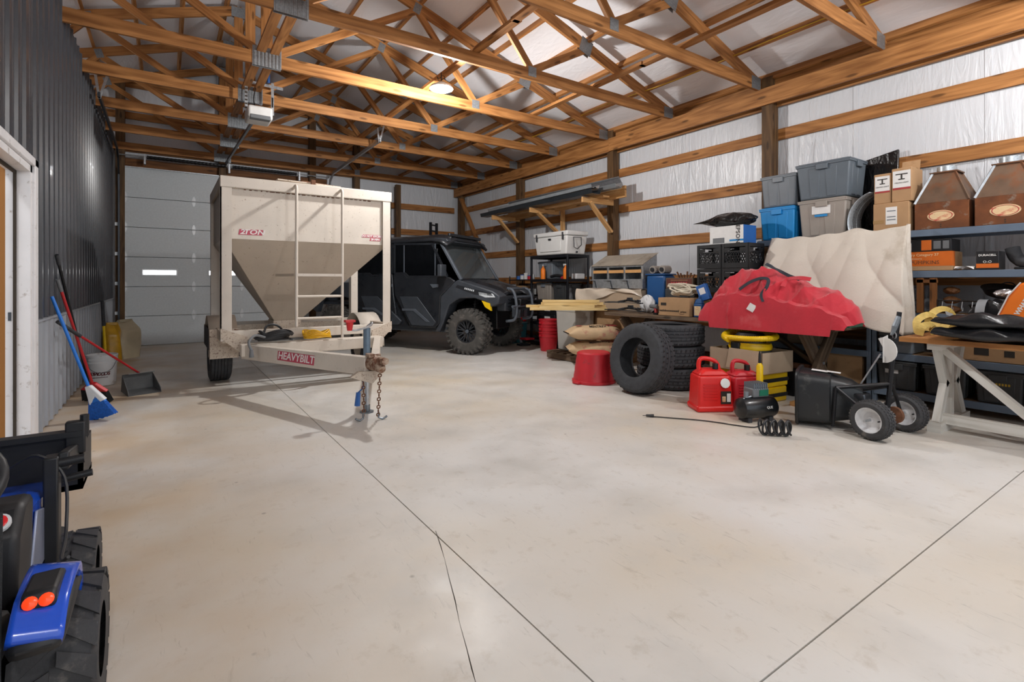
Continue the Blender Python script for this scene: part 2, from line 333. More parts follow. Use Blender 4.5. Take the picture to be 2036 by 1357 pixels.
# trusses
def truss():
    t = thing('roof_truss', 'pine roof truss with steel plates spanning the barn', 'roof truss', (XC, 0, 0), 0, 'roof trusses of the barn')
    zc = 3.67; hw = 5.42; T = lambda x: 4.90-(abs(x)-1.84)/3
    B = lambda n, a, b, h, m='pine': MB().beam((a[0], 0, a[1]), (b[0], 0, b[1]), .038, h).build(n, m, t)
    B('bottom_chord', (-hw, zc+.07), (hw, zc+.07), .14, 'pine'); 
    for s in (-1, 1):
        B('top_chord', (s*hw, T(hw)+.02), (0, T(0)), .14)
        B('web', (s*.05, zc+.12), (s*1.84, T(1.84)-.04), .089); B('web', (s*1.84, T(1.84)-.04), (s*2.74, zc+.12), .089); B('web', (s*2.74, zc+.12), (s*3.62, T(3.62)-.04), .089)
        pls = [(s*1.84, T(1.84)-.02, .10, .14), (s*2.74, zc+.10, .12, .12), (s*3.62, T(3.62), .2, .2), (s*(hw-.14), zc+.08, .2, .16)]
        for x, z, w, h in pls:
            for y in (-.0205, .0205): MB().box((x, y, z), (w, .003, h), (0, s*sl if z > 3.9 else 0, 0)).build('connector_plate', 'plate_steel', t)
    B('king_post', (0, zc+.12), (0, T(0)), .12)
    for y in (-1, 1):
        MB().box((0, y*.0205, T(0)-.03), (.2, .003, .16)).build('connector_plate', 'plate_steel', t)
        pr = []
        for i in range(8): pr += [(-.15+i*.0375, .0), (-.15+i*.0375+.012, .0), (-.15+i*.0375+.016, .003), (-.15+i*.0375+.034, .003)]
        pr += [(.15, 0)]; MB().prism(pr+[(.15, -.003), (-.15, -.003)], (0, y*.022, zc-.02), (1, 0, 0), (0, y, 0), (0, 0, .22)).build('connector_plate', 'plate_steel', t)
    return t
TY = [-3.2, -1.83, -.46, .9, 2.26, 3.63, 5.0, 6.37, 7.745, 9.12, 10.49, 11.86]
_t = truss(); _t.location.y = TY[0]
TL_ = {5.0: 'pine roof truss just in front of the round lamp', 6.37: 'pine roof truss lit by the round lamp just before it', 7.745: 'pine roof truss carrying the garage door opener', 9.12: 'pine roof truss right behind the garage door opener', 10.49: 'pine roof truss next to the gable truss', 11.86: 'pine gable truss against the back wall'}
for y in TY[1:]: dup(_t, (XC, y, 0), label=TL_.get(y))
# lateral braces lying on the bottom chords
for px, py, yr in ((1010, 58, 5.0), (1366, 80, 3.63), (520, 96, 6.37), (546, 96, 6.37)):
    X = onY(px, py, yr).x; 
    if px > 1000: X = {1010: 2.90, 1366: 4.75}[px]
    for a, b in ((-4, 4.2), (4.15, 8.3), (8.25, 11.9)):
        MB().beam((X+random.uniform(-.015, .015), a, 3.83), (X+random.uniform(-.015, .015), b, 3.83), .089, .038).build('lateral_brace', 'pine', cl)
# yellow wire along the roof
w1 = smoothpath([(5.72, -1, 3.98+.02), (5.71, 1.5, 3.95), (5.74, 2.9, 3.99), (5.72, 4.4, 3.95), (5.7, 5.8, 3.99), (5.73, 7.4, 3.95), (5.7, 9.0, 3.99), (5.7, 11.5, 3.97)], 5)
MB().tube(w1, .006, 6).build('electric_cable', 'yellow_wire', cl)
# overhead door
gd = struct(thing('door_2', 'pale grey insulated overhead door of six sections', 'door')); del gd['category']; gd.location = (0, 11.9, 0)
sh = GDT/6
panel = None
for i in range(6):
    p = MB().bx(GD0, GD1, 0, .04, i*sh+.004, (i+1)*sh-.003).build('door_section', 'garage_panel', gd, bevel=.004)
    if i == 2:
        for a, b in ((-.36, .16), (.72, 1.18), (1.74, 2.26)):
            MB().bx(a-.025, b+.025, -.012, 0, 1.325, 1.455).build('window_frame', 'hinge_white', p, bevel=.004)
            MB().bx(a, b, -.016, -.008, 1.35, 1.43).build('window_pane', 'window_glow', p)
    if i:
        for x in (-.64, .454, 1.3, 2.1, 2.95):
            w = .028 if x not in (-.64, 2.95) else .035
            poly = [(-w*.3, .1), (w*.3, .1), (w, .05), (w, .012), (-w, .012), (-w, .05)]; pol2 = [(a, -b) for a, b in poly][::-1]
            MB().prism(poly, (x, -.008, i*sh), (1, 0, 0), (0, 0, 1), (0, .008, 0)).prism(pol2, (x, -.008, i*sh), (1, 0, 0), (0, 0, 1), (0, .008, 0)).cyl((x-w*1.3, -.01, i*sh), (x+w*1.3, -.01, i*sh), .008, n=8).build('hinge', 'hinge_white', p)
for x, s in ((GD0-.05, 1), (GD1+.05, -1)):
    pts = [(x, -.06, .05), (x, -.06, 2.9), (x, -.09, 3.2), (x, -.25, 3.48), (x, -.5, 3.6), (x, -3.45, 3.64)]
    mb = MB(); 
    for i in range(len(pts)-1): mb.beam(pts[i], pts[i+1], .028, .06, (0, 1, 0) if i < 2 else (0, 0, 1))
    mb.build('door_track', 'steel_dark' if s > 0 else 'galvanised', gd)
    mb = MB(); mb.beam((x, -3.4, 3.6), (x-.05, -3.4, 3.98), .03, .003, (0, 1, 0)).beam((x, -3.4, 3.6), (x+.1, -3.4, 3.98), .03, .003, (0, 1, 0)).build('track_hanger', 'galvanised', gd)
    mb = MB()
    for z in (.6, 1.15, 1.7, 2.25): mb.bx(x-.06, x-.02, -.05, -.04, z, z+.06)
    mb.build('track_bracket', 'hinge_white', gd)
zs = 3.56
MB().cyl((GD0-.05, -.12, zs), (GD1+.05, -.12, zs), .013, n=10).build('torsion_shaft', 'galvanised', gd)
for a, b in ((-.30, 1.0), (1.12, 2.35)):
    c = 40; prof = []
    for i in range(c+1): prof += [(.028 if i % 2 else .033, (b-a)*i/c)]
    MB().lathe(prof, 10, (a, -.12, zs), (0, R(90), 0), cap=True).build('torsion_spring', 'black_metal', gd)
for x in (-.33, 1.06, 2.4): MB().bx(x-.015, x+.015, -.16, -.04, zs-.14, zs+.05).build('spring_bracket', 'galvanised', gd)
MB().beam((GD0, -.01, GDT+.006), (GD1, -.01, GDT+.006), .03, .02).build('top_strut', 'galvanised', gd)
# opener: motor head, rail, hangers
op = thing('garage_opener', 'white garage door opener hanging from the truss', 'garage opener', (1.03, 7.62, 3.36))
MB().bx(-.15, .15, -.22, .14, 0, .17).build('motor_housing', 'white_plastic', op, bevel=.03, seg=3)
MB().bx(-.125, .125, -.226, -.12, -.004, .05).build('light_lens', 'grey_plastic', op, bevel=.01)
MB().beam((0, .1, .14), (-.03, 4.15, .25), .03, .05).build('rail', 'steel_dark', op)
mb = MB().beam((-.15, -.05, .12), (-.15, -.05, .52), .035, .004, (0, 1, 0)).beam((.17, -.05, .12), (.17, -.05, .56), .035, .004, (0, 1, 0)).beam((-.24, -.06, .52), (.3, -.06, .5), .004, .04)
mb.build('hanger_angle', 'galvanised', op)
mb = MB()
for i in range(7): mb.bx(-.165+.0, -.135, -.056, -.054, .16+i*.05, .18+i*.05)
mb.build('hanger_slots', 'joint_dark', op)
MB().tube(smoothpath([(-.02, -.02, .16), (-.06, -.03, .3), (-.02, -.05, .5), (.06, -.06, .66), (.12, -.05, .6)], 5), .006, 6).build('power_cord', 'black_metal', op)
pm('plug_blue', '#2f62a8', .4)
MB().cyl((.12, -.05, .55), (.12, -.05, .68), .02, n=10).build('plug', 'plug_blue', op)
MB().bx(.13, .15, -.235, -.225, .17, .3).build('antenna', 'black_metal', op)
# round LED lamps: one in view, the other four added to supply light
def lamp(x, y):
    t = thing('ceiling_lamp', 'round white LED lamp glowing between the trusses above the floor joint' if y > 5 else 'unseen round white LED lamp added to light the barn', 'lamp', (x, y, 3.6), 0, 'round LED lamps')
    MB().lathe([(.0, .075), (.05, .075), (.07, .06), (.13, .03), (.145, .01), (.145, 0), (.135, -.004)], 32).build('housing', 'white_plastic', t, smooth=True)
    MB().lathe([(.133, -.002), (.12, -.012), (.0, -.014)], 32).build('lens', 'led_glow', t, smooth=True)
    MB().tube([(0, 0, .07), (0, 0, .20)], .006, 6).tube([(math.cos(a)*.05, math.sin(a)*.05, .13+.02*math.sin(3*a)) for a in [i*PI/8 for i in range(16)]], .004, 5, True).build('cord', 'black_metal', t)
    ld = bpy.data.lights.new('lamp_light', 'POINT'); ld.shadow_soft_size = .06; ld.energy = 190 if y > 5 else (90 if x > -1 else 40); ld.color = (1, .985, .965)
    lo = bpy.data.objects.new('lamp_light', ld); COL.objects.link(lo); lo.parent = t; lo.location = (0, 0, -.11)
for x, y in LAMP_SPOTS: lamp(x, y)
# ================================================================ FEED HOPPER TRAILER
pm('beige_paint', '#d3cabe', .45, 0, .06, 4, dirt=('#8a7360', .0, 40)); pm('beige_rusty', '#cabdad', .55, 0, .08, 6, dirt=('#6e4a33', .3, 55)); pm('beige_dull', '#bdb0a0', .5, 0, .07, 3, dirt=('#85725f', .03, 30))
pm('beige_rust_heavy', '#b3a08c', .6, .1, .12, 8, bump=.2, dirt=('#6e4630', .75, 22)); pm('rust', '#6b4630', .85, .1, .3, 30, bump=.3); pm('rubber', '#36383c', .75, 0, .2, 20, bump=.15, bscale=80); pm('rubber_worn', '#3b3b3d', .8, 0, .18, 8, bump=.15, bscale=60, dirt=('#6b6762', .18, 10)); pm('steel_worn', '#7f868c', .45, .7, .25, 14)
pm('decal_red', '#b8455a', .5); pm('decal_white', '#e8e2e0', .5); pm('red_knob', '#c6282c', .4); pm('cable_black', '#1e1f22', .5); pm('cable_yellow', '#d6a317', .45); pm('jack_blue', '#6e8294', .45, .4, .2, 12)
tr = thing('feed_trailer', 'beige two ton hopper feed trailer with ladder, decals and A frame tongue', 'trailer', (1.443, 6.3, 0))
W2 = .96; TL = 1.5; ZT = 2.36
def P(mb, n, m, par=tr, **k): return mb.build(n, m, par, **k)
for sx in (-1, 1):
    for y0, y1 in ((0, .11), (TL-.11, TL)):
        MBp = MB().bx(min(sx*W2, sx*(W2-.11)), max(sx*W2, sx*(W2-.11)), y0, y0+.012 if y0 == 0 else y1, .58, ZT-.1) if y0 == 0 else MB().bx(min(sx*W2, sx*(W2-.1)), max(sx*W2, sx*(W2-.1)), y0, y1, .58, ZT-.1)
        if y0 == 0: MBp.bx(min(sx*W2, sx*(W2-.012)), max(sx*W2, sx*(W2-.012)), 0, .1, .58, ZT-.1)
        P(MBp, 'corner_post', 'beige_paint')
# upper tank walls, top band, hopper cone
P(MB().bx(-W2+.03, W2-.03, .035, .05, 1.68, ZT-.05), 'front_panel', 'beige_paint')
P(MB().bx(-W2+.03, W2-.03, TL-.05, TL-.035, 1.68, ZT-.05), 'back_panel', 'beige_paint')
for s in (-1, 1): P(MB().bx(min(s*(W2-.03), s*(W2-.045)), max(s*(W2-.03), s*(W2-.045)), .05, TL-.05, 1.68, ZT-.05), 'side_panel', 'beige_dull')
for y0, y1 in ((-.006, .03), (TL-.03, TL+.006)): P(MB().bx(-W2-.004, W2+.004, y0, y1, ZT-.125, ZT), 'top_band', 'beige_paint', bevel=.008)
for x0, x1 in ((-W2-.004, -W2+.03), (W2-.03, W2+.004)): P(MB().bx(x0, x1, .03, TL-.03, ZT-.125, ZT), 'side_band', 'beige_dull', bevel=.006)
P(MB().bx(-W2, W2, 0, TL, ZT-.03, ZT-.012), 'roof_sheet', 'beige_paint')
a = [(-W2+.035, .04), (W2-.035, .04), (W2-.035, TL-.04), (-W2+.035, TL-.04)]; b = [(-.29, .8), (.0, .8), (.0, 1.15), (-.29, 1.15)]
vs = [(x, y, 1.685) for x, y in a]+[(x, y, .70) for x, y in b]
P(MB().add(vs, [(0,1,5,4), (1,2,6,5), (2,3,7,6), (3,0,4,7)]), 'hopper_cone', 'beige_dull', solid=.006)
P(MB().bx(-.31, .02, .78, 1.17, .60, .71), 'discharge_gate', 'beige_rusty')
P(MB().bx(-.3, .34, .35, 1.0, ZT, ZT+.06).box((.03, .66, ZT+.075), (.74, .74, .014), (R(1.5), R(1.5), 0)), 'roof_hatch', 'beige_rusty')
P(MB().box((.12, .5, ZT+.1), (.34, .12, .014), (0, R(2), .1)).box((.06, .27, ZT+.06), (.05, .03, .09)), 'hatch_latch', 'rust')
mb = MB(); random.seed(3)
for i in range(26):
    x = -.72+i*.056; mb.box((x, .0315, ZT-.131), (random.uniform(.012, .05), .008, random.uniform(.004, .012)))
P(mb, 'rust_streaks', 'rust')
# chassis
P(MB().bx(-W2, W2, -.01, .06, .56, .67), 'front_rail', 'beige_paint', bevel=.006); P(MB().bx(-W2, W2, TL-.06, TL, .56, .67), 'rear_rail', 'beige_paint')
for s in (-1, 1): P(MB().bx(min(s*W2, s*(W2-.07)), max(s*W2, s*(W2-.07)), .06, TL-.06, .56, .67), 'side_rail', 'beige_dull')
P(MB().bx(-W2+.1, W2-.1, .3, .33, .55, .645), 'inner_rail', 'beige_rusty'); P(MB().bx(-W2+.1, W2-.1, 1.2, 1.23, .55, .645), 'inner_rail', 'beige_rusty')
for s in (-1, 1):
    P(MB().prism([(s*W2, .70), (s*(W2-.26), .60), (s*(W2-.26), .36), (s*W2, .60)], (0, -.02, 0), (1, 0, 0), (0, 0, 1), (0, .016, 0)), 'corner_gusset', 'beige_rusty')
P(MB().bx(-.78, .78, -.19, -.02, .40, .53), 'tongue_crossmember', 'beige_paint', bevel=.008)
zt = .465
def tongue(s):
    p0 = Vector((s*.74, -.10, zt-.015)); p1 = Vector((.02+s*.03, -2.0, zt+.02)); return MB().beam(p0, p1, .075, .155)
tl = P(tongue(-1), 'tongue_beam', 'beige_paint', bevel=.006); P(tongue(1), 'tongue_beam', 'beige_paint', bevel=.006)
# decals
def decal(par, body, size, loc, rot, w, h, sx=1.0, shear=.2):
    o = MB().prism([(-w/2, -h/2), (w/2-.012, -h/2), (w/2, h/2), (-w/2+.012, h/2)], (0, 0, -.0006), (1, 0, 0), (0, 1, 0), (0, 0, .0012)).build('decal', 'decal_red', par)
    o.location = loc; o.rotation_euler = rot; ws = body.split(' ') if body == '2 TON' else [body]
    for i, wd in enumerate(ws): text('lettering', wd, size, 'decal_white', o, (0 if len(ws) == 1 else (-.085, .03)[i], 0, .0012), (0, 0, 0), .0006, shear, bold=.002, sx=sx)
nl = Vector((-1.9, -.73, 0)).normalized()
dc = Vector((-.375, -1.05, zt+.005))+nl*.0395
decal(tr, 'HEAVYBILT', .1, dc, (R(90), 0, math.atan2(-1.9, .73)), .62, .092, 1.2)
decal(tr, '2 TON', .075, (-.66, .0335, 1.76), (R(90), 0, 0), .25, .062, 1.3)
decal(tr, 'DO NOT EXCEED', .034, (.72, .0335, 1.785), (R(90), 0, 0), .27, .036, 1.0, .1); decal(tr, '20 MPH', .034, (.76, .0335, 1.745), (R(90), 0, 0), .15, .036, 1.0, .1)
# fenders and wheels
def wheel_obj(name, par, c, r, w, mt='rubber', rim='beige_paint', rr=.19):
    tw = bpy.data.objects.new(name, None); COL.objects.link(tw); tw.parent = par; tw.location = c
    pf = [(rr, -w*.42), (rr+.02, -w*.5), (r-.05, -w*.5), (r-.012, -w*.44)]
    for i in range(6):
        y = -w*.42+w*.84*i/6; y2 = y+w*.11; pf += [(r, y), (r, y2), (r-.008, y2+.003), (r-.008, y+w*.14-.003)]
    pf += [(r-.012, w*.44), (r-.05, w*.5), (rr+.02, w*.5), (rr, w*.42)]
    MB().lathe(pf, 40, rot=(0, R(90), 0)).build('tyre', mt, tw, smooth=True)
    MB().lathe([(0, -.02), (.05, -.03), (.12, .0), (rr-.03, -.03), (rr, -w*.42), (rr, w*.42), (rr-.03, .03), (.1, .02), (0, .02)], 28, rot=(0, R(90), 0)).build('rim', rim, tw, smooth=True)
    return tw
for s in (-1, 1):
    x0 = s*.90; wheel_obj('wheel', tr, (x0, .9, .33), .33, .235, rr=.2)
    prof = arc(.9, .33, .44, 0, PI, 14) if s > 0 else [(1.34, .50), (1.34, .66)]+arc(.9, .33, .465, R(20), R(165), 10)+[(.44, .44), (.44, .38)]
    q = MB(); n = len(prof); xa, xb = s*.74, s*1.035
    q.add([(xa, y, z) for y, z in prof]+[(xb, y, z) for y, z in prof], [(i, i+1, n+i+1, n+i) for i in range(n-1)])
    P(q, 'fender', 'beige_paint' if s > 0 else 'beige_dull', solid=.008, smooth=True)
    if s < 0:
        P(MB().prism([(.44, .66), (.36, .46), (.36, .33), (.62, .33), (.62, .5)], (xb, 0, 0), (0, 1, 0), (0, 0, 1), (.29, 0, 0)), 'fender_step', 'beige_rusty')
        P(MB().bx(xb-.006, xb-.002, .5, 1.3, .42, .66), 'mud_guard', 'rubber')
P(MB().bx(-.8, .8, .86, .94, .28, .36), 'axle', 'black_metal')
# ladder on the front
mb = []
for x in (-.226, .283):
    zb = .70 if x < 0 else .545
    pts = [(x, .03, ZT-.075), (x, -.12, ZT-.062)]+[(x, -.155-.035*math.sin(t), ZT-.097+.035*math.cos(t)) for t in (0, .5, 1.0, 1.4)]+[(x, -.19, ZT-.2), (x, -.19, zb)]
    P(MB().tube(pts, .0165, 10), 'ladder_rail', 'beige_paint', smooth=True)
for z in (1.04, .79): P(MB().tube([(-.226, -.19, z), (.283, -.19, z)], .0145, 8), 'ladder_rung', 'beige_paint', smooth=True)
P(MB().bx(-.226, .283, -.205, -.14, 1.27, 1.30), 'ladder_step', 'beige_paint'); P(MB().beam((-.24, -.18, 1.285), (-.37, .22, 1.285), .02, .03).beam((.27, -.18, 1.285), (.14, .22, 1.285), .02, .03), 'step_brace', 'beige_dull')
# jack, coupler, chains
P(MB().cyl((.09, -1.665, .06), (.09, -1.665, .42), .022, n=14), 'jack_leg', 'galvanised', smooth=True)
P(MB().cyl((.09, -1.665, .30), (.09, -1.665, .78), .032, n=16), 'jack_tube', 'jack_blue', smooth=True)
P(MB().cyl((.09, -1.665, .0), (.09, -1.665, .012), .065, n=8).cyl((.09, -1.665, .01), (.09, -1.665, .07), .03, n=12), 'jack_foot', 'steel_worn')
P(MB().tube(smoothpath([(.09, -1.665, .79), (.13, -1.69, .83), (.1, -1.72, .8), (-.03, -1.74, .77), (-.09, -1.74, .78)], 4), .009, 8), 'jack_crank', 'galvanised', smooth=True)
P(MB().cyl((-.09, -1.74, .77), (-.09, -1.74, .85), .022, .034, 10).box((-.09, -1.74, .855), (.085, .07, .02)), 'crank_knob', 'red_knob')
P(MB().tube([(.02, -1.95, .50), (.03, -2.03, .51), (.035, -2.09, .505), (.04, -2.15, .49), (.042, -2.2, .47)], [.068, .066, .056, .048, .03], 14), 'coupler', 'beige_rust_heavy', smooth=True)
P(MB().cyl((.05, -2.12, .535), (.06, -2.23, .545), .036, .03, 12).box((.0, -2.02, .575), (.05, .09, .03)).cyl((-.01, -1.98, .56), (.10, -2.0, .57), .012, n=8), 'coupler_latch', 'beige_rust_heavy')
P(MB().prism([(-.1, .44), (.1, .44), (.1, .40), (.02, .33), (-.16, .40)], (0, -2.02, 0), (1, 0, 0), (0, 0, 1), (0, .05, 0)), 'coupler_plate', 'beige_rusty')
def chain(n, top, bot, par):
    top = Vector(top); bot = Vector(bot); mb = MB(); d = (bot-top)/n
    for i in range(n):
        c = top+d*(i+.5); L = d.length*.72; w = .014
        u = Vector((1, 0, 0)) if i % 2 else Vector((.25, 1, 0)).normalized(); ax = d.normalized()
        mb.tube([c+ax*(L*(1 if s > 0 else -1)*.5*abs(math.sin(t)) ** .5*(1))*(1 if math.sin(t) >= 0 else -1)*s+u*w*math.cos(t) for s in (1,) for t in [k*PI/5 for k in range(10)]], .0052, 5, True)
    return mb
P(chain(11, (-.02, -1.9, .40), (-.02, -1.92, .03), tr), 'safety_chain', 'rust', smooth=True); P(chain(12, (.06, -2.1, .46), (.085, -1.98, .03), tr), 'safety_chain', 'rust', smooth=True)
for x, y, s in ((-.03, -1.93, -1), (.09, -1.98, 1)): P(MB().tube([(x, y, .07), (x, y, .02), (x+s*.03, y-.01, .008), (x+s*.06, y-.015, .02), (x+s*.07, y-.015, .03)], .009, 8), 'chain_hook', 'steel_worn', smooth=True)
P(MB().tube(smoothpath([(.02, -1.7, .4), (.04, -1.72, .26), (.0, -1.7, .2)], 4), .006, 6).cyl((.0, -1.7, .2), (-.01, -1.7, .08), .02, .026, 10), 'wiring_plug', 'plug_blue')
P(MB().tube(smoothpath([(-.8, .28, .66), (-.6, .28, .63), (-.4, .28, .65), (-.2, .28, .62), (.1, .28, .65), (.4, .28, .63), (.7, .28, .65)], 3), .006, 6), 'wiring_harness', 'rust')
# cords lying on the tongue
random.seed(11)
def coil(c, rx, ry, n, th, m, name, label, turns, zb, par=None):
    pts = []
    for i in range(turns*18):
        a = i*2*PI/18; k = i/(turns*18); rr = .72+.28*math.sin(k*37+1)*.6+random.uniform(-.03, .03)
        pts.append((c[0]+rx*rr*math.cos(a), c[1]+ry*rr*math.sin(a), zb+th*1.1+k*th*6+.05*abs(math.sin(a*1.3+k*9))*k))
    return pts
tcx, tcy = 1.443, 6.3
co = thing('extension_cord', 'black extension cord coiled on the trailer tongue', 'cord', (tcx-.47, tcy-.22, .552))
cp = coil((0, 0), .22, .13, 0, .011, 'cable_black', '', '', 7, 0)
MB().tube(smoothpath(cp, 2), .011, 6).build('coiled_cable', 'cable_black', co, smooth=True)
MB().tube(smoothpath([(-.1, -.1, .06), (-.2, -.16, .09), (-.27, -.24, .03), (-.25, -.28, -.05)], 4), .013, 8).cyl((-.25, -.28, -.04), (-.25, -.28, -.12), .018, .024, 10).build('cord_plug', 'grey_plastic', co, smooth=True)
MB().tube(smoothpath([(.10, .05, .05), (.09, .06, .13), (.02, .05, .18), (-.06, .03, .17), (-.10, -.02, .10)], 5), .012, 6).build('cable_loop', 'cable_black', co, smooth=True)
co2 = thing('extension_cord', 'yellow extension cord coiled on top of the black cord on the trailer', 'cord', (tcx-.03, tcy-.22, .552))
cp = coil((0, 0), .20, .12, 0, .009, '', '', '', 6, 0)
MB().tube(smoothpath(cp, 2), .0085, 6).build('coiled_cable', 'cable_yellow', co2, smooth=True)
# ================================================================ UTILITY VEHICLE
pm('utv_black', '#24272c', .32, 0, .2, 5, coat=.3, rvar=.1); pm('utv_plastic', '#3b4047', .42, 0, .15, 6, dirt=('#4a4a4a', .06, 12)); pm('utv_grey', '#535a63', .45, 0, .12, 6)
pm('tint_glass', '#0a0c0f', .06, 0, .1, 3, coat=.5, spec=.8); pm('clear_glass', '#aab4b8', .04, 0, .02, 3, trans=.85, spec=.6); pm('headlamp', '#cfd6da', .12, 0, .1, 30, coat=.6); pm('yellow_paint', '#e8c010', .4); pm('rim_grey', '#3c3f44', .4, .4); pm('mud_rubber', '#4a4845', .85, 0, .25, 9, bump=.3, bscale=70, dirt=('#77706a', .2, 8))
uv = thing('utility_vehicle', 'black crew cab utility vehicle with tinted windows and knobby tyres', 'utility vehicle', (4.73, 7.75, 0), R(-59.2))
U = lambda mb, n, m, par=None, **k: mb.build(n, m, par or uv, **k)
def mud_wheel(x, y):
    w = bpy.data.objects.new('wheel', None); COL.objects.link(w); w.parent = uv; w.location = (x, y, .385)
    if y > 0: w.rotation_euler = (0, 0, PI)
    rot = (R(90), 0, 0); r = .372; hw = .135
    pf = [(.19, -hw*.8), (.205, -hw*.95), (.30, -hw*1.05), (.345, -hw*.95), (r-.012, -hw*.8), (r-.008, 0), (r-.012, hw*.8), (.345, hw*.95), (.30, hw*1.05), (.205, hw*.95), (.19, hw*.8)]
    ty = MB().lathe(pf, 40, rot=rot).build('tyre', 'mud_rubber', w, smooth=True)
    mb = MB(); n = 26
    for i in range(n):
        for j, (yy, l, hh, off) in enumerate(((-.105, .06, .030, 0), (-.035, .055, .036, .5), (.035, .055, .036, 0), (.105, .06, .030, .5))):
            a = 2*PI*(i+off)/n; c = Vector((math.cos(a)*(r-.006), yy, math.sin(a)*(r-.006))); mb.box(c, (.045, l, hh), (0, -a+PI/2, 0))
        for sgn in (-1, 1):
            a = 2*PI*(i+(.5 if sgn > 0 else 0))/n; c = Vector((math.cos(a)*(r-.034), sgn*hw*.98, math.sin(a)*(r-.034))); mb.box(c, (.035, .02, .05), (0, -a+PI/2, 0))
    lg = mb.build('tread_lugs', 'mud_rubber', ty); lg['kind'] = 'stuff'
    rm = MB().lathe([(.20, -.1), (.205, -.115), (.19, -.118), (.175, -.08), (.175, .1), (.2, .1)], 36, rot=rot).lathe([(0, -.07), (.055, -.07), (.06, -.05), (.06, .02)], 20, rot=rot).build('rim', 'rim_grey', w, smooth=True)
    for i in range(9):
        a = 2*PI*i/9
        for da in (-.16, .16):
            MB().beam((math.cos(a)*.05, -.06, math.sin(a)*.05), (math.cos(a+da)*.182, -.085, math.sin(a+da)*.182), .018, .022, (0, 1, 0)).build('spoke', 'rim_grey', rm)
    MB().cyl((0, -.071, 0), (0, -.082, 0), .034, .03, 16).box((0, -.084, 0), (.012, .003, .05)).build('hub_cap', 'utv_grey', rm)
for x, y in ((0, -.63), (0, .63), (-2.85, -.63), (-2.85, .63)): mud_wheel(x, y)
U(MB().bx(-2.45, -.45, -.6, .6, .34, .46), 'floor_pan', 'utv_plastic', bevel=.02); U(MB().bx(-.45, .34, -.26, .26, .40, .8), 'front_chassis', 'black_metal', bevel=.02); U(MB().bx(-3.4, -2.4, -.35, .35, .4, .74), 'rear_chassis', 'black_metal', bevel=.02)
for s in (-1, 1):
    Y0 = s*.72; ex = (0, -s*.05, 0)
    fd = [(-1.13, .42), (-.62, .42), (-.53, .50), (-.51, .96), (-.22, 1.22), (-.34, 1.29), (-1.2, 1.29), (-1.27, 1.35), (-1.5, 1.35), (-1.47, .98)]
    rd = [(-2.05, .42), (-1.58, .42), (-1.44, .62), (-1.50, .98), (-1.53, 1.35), (-1.95, 1.30), (-2.05, 1.35), (-2.36, 1.35), (-2.36, .8)]
    for nm, pl in (('front_door', fd), ('rear_door', rd)):
        d = U(MB().prism(pl, (0, Y0, 0), (1, 0, 0), (0, 0, 1), ex), nm, 'utv_black', bevel=.012)
        xo = 0 if nm == 'front_door' else -.97
        MB().prism([(-1.36+xo*.9, .95), (-.98+xo*.9, .95), (-.60+xo*.75, .52), (-.66+xo*.75, .45), (-1.10+xo*.9, .45), (-1.2+xo*.9, .6)], (0, Y0+s*.008, 0), (1, 0, 0), (0, 0, 1), ex).build('door_inset', 'utv_plastic', d, bevel=.008)
        MB().prism([(-1.3+xo*.92, .74), (-1.02+xo*.92, .74), (-.72+xo*.8, .52), (-.80+xo*.8, .52), (-1.06+xo*.92, .70), (-1.3+xo*.92, .70)], (0, Y0+s*.016, 0), (1, 0, 0), (0, 0, 1), (0, -s*.02, 0)).build('door_rib', 'utv_grey', d, bevel=.004)
        MB().prism([(-.72+xo, 1.17), (-.55+xo, 1.17), (-.55+xo, 1.12), (-.66+xo, 1.10)], (0, Y0+s*.014, 0), (1, 0, 0), (0, 0, 1), (0, -s*.03, 0)).build('door_handle', 'utv_grey', d, bevel=.006)
        wn = [(-1.48, 1.36), (-1.25, 1.36), (-1.18, 1.30), (-.38, 1.30), (-.68, 1.86), (-1.48, 1.88)] if nm == 'front_door' else [(-2.34, 1.36), (-2.05, 1.36), (-1.98, 1.32), (-1.54, 1.36), (-1.54, 1.88), (-2.30, 1.88)]
        MB().prism(wn, (0, Y0-s*.012, 0), (1, 0, 0), (0, 0, 1), (0, -s*.008, 0)).build('window_pane', 'tint_glass', d)
        mb = MB()
        for i in range(len(wn)):
            a, b = wn[i], wn[(i+1) % len(wn)]; mb.beam((a[0], Y0-s*.012, a[1]), (b[0], Y0-s*.012, b[1]), .03, .035, (0, 1, 0) if abs(a[0]-b[0]) < .01 else (0, 0, 1))
        mb.build('window_frame', 'utv_black', d)
        if nm == 'front_door': 
            for xx in (-1.27, -.62): MB().bx(xx-.008, xx+.008, min(Y0-s*.002, Y0-s*.02), max(Y0-s*.002, Y0-s*.02), 1.31, 1.86).build('window_divider', 'utv_grey', d)
    U(MB().bx(-2.36, -.5, min(s*.62, s*.665), max(s*.62, s*.665), .44, 1.30), 'inner_side_panel', 'utv_black')
    # fenders with the wheel arch cut out
    fn = [(-.62, .36), (-.52, .36), (-.44, .52), (-.33, .82), (-.14, .93), (.16, .94), (.36, .88), (.46, .80), (.60, .86), (.62, .98), (.50, 1.06), (.18, 1.15), (-.16, 1.245), (-.24, 1.2), (-.5, .96), (-.52, .52)]
    U(MB().prism(fn, (0, s*.735, 0), (1, 0, 0), (0, 0, 1), (0, -s*.29, 0)), 'front_fender', 'utv_plastic', bevel=.02)
    U(MB().prism([(-.16, 1.16), (.2, 1.08), (.46, 1.03), (.5, .98), (.16, 1.0), (-.2, 1.12)], (0, s*.738, 0), (1, 0, 0), (0, 0, 1), (0, -s*.02, 0)), 'fender_stripe', 'utv_black')
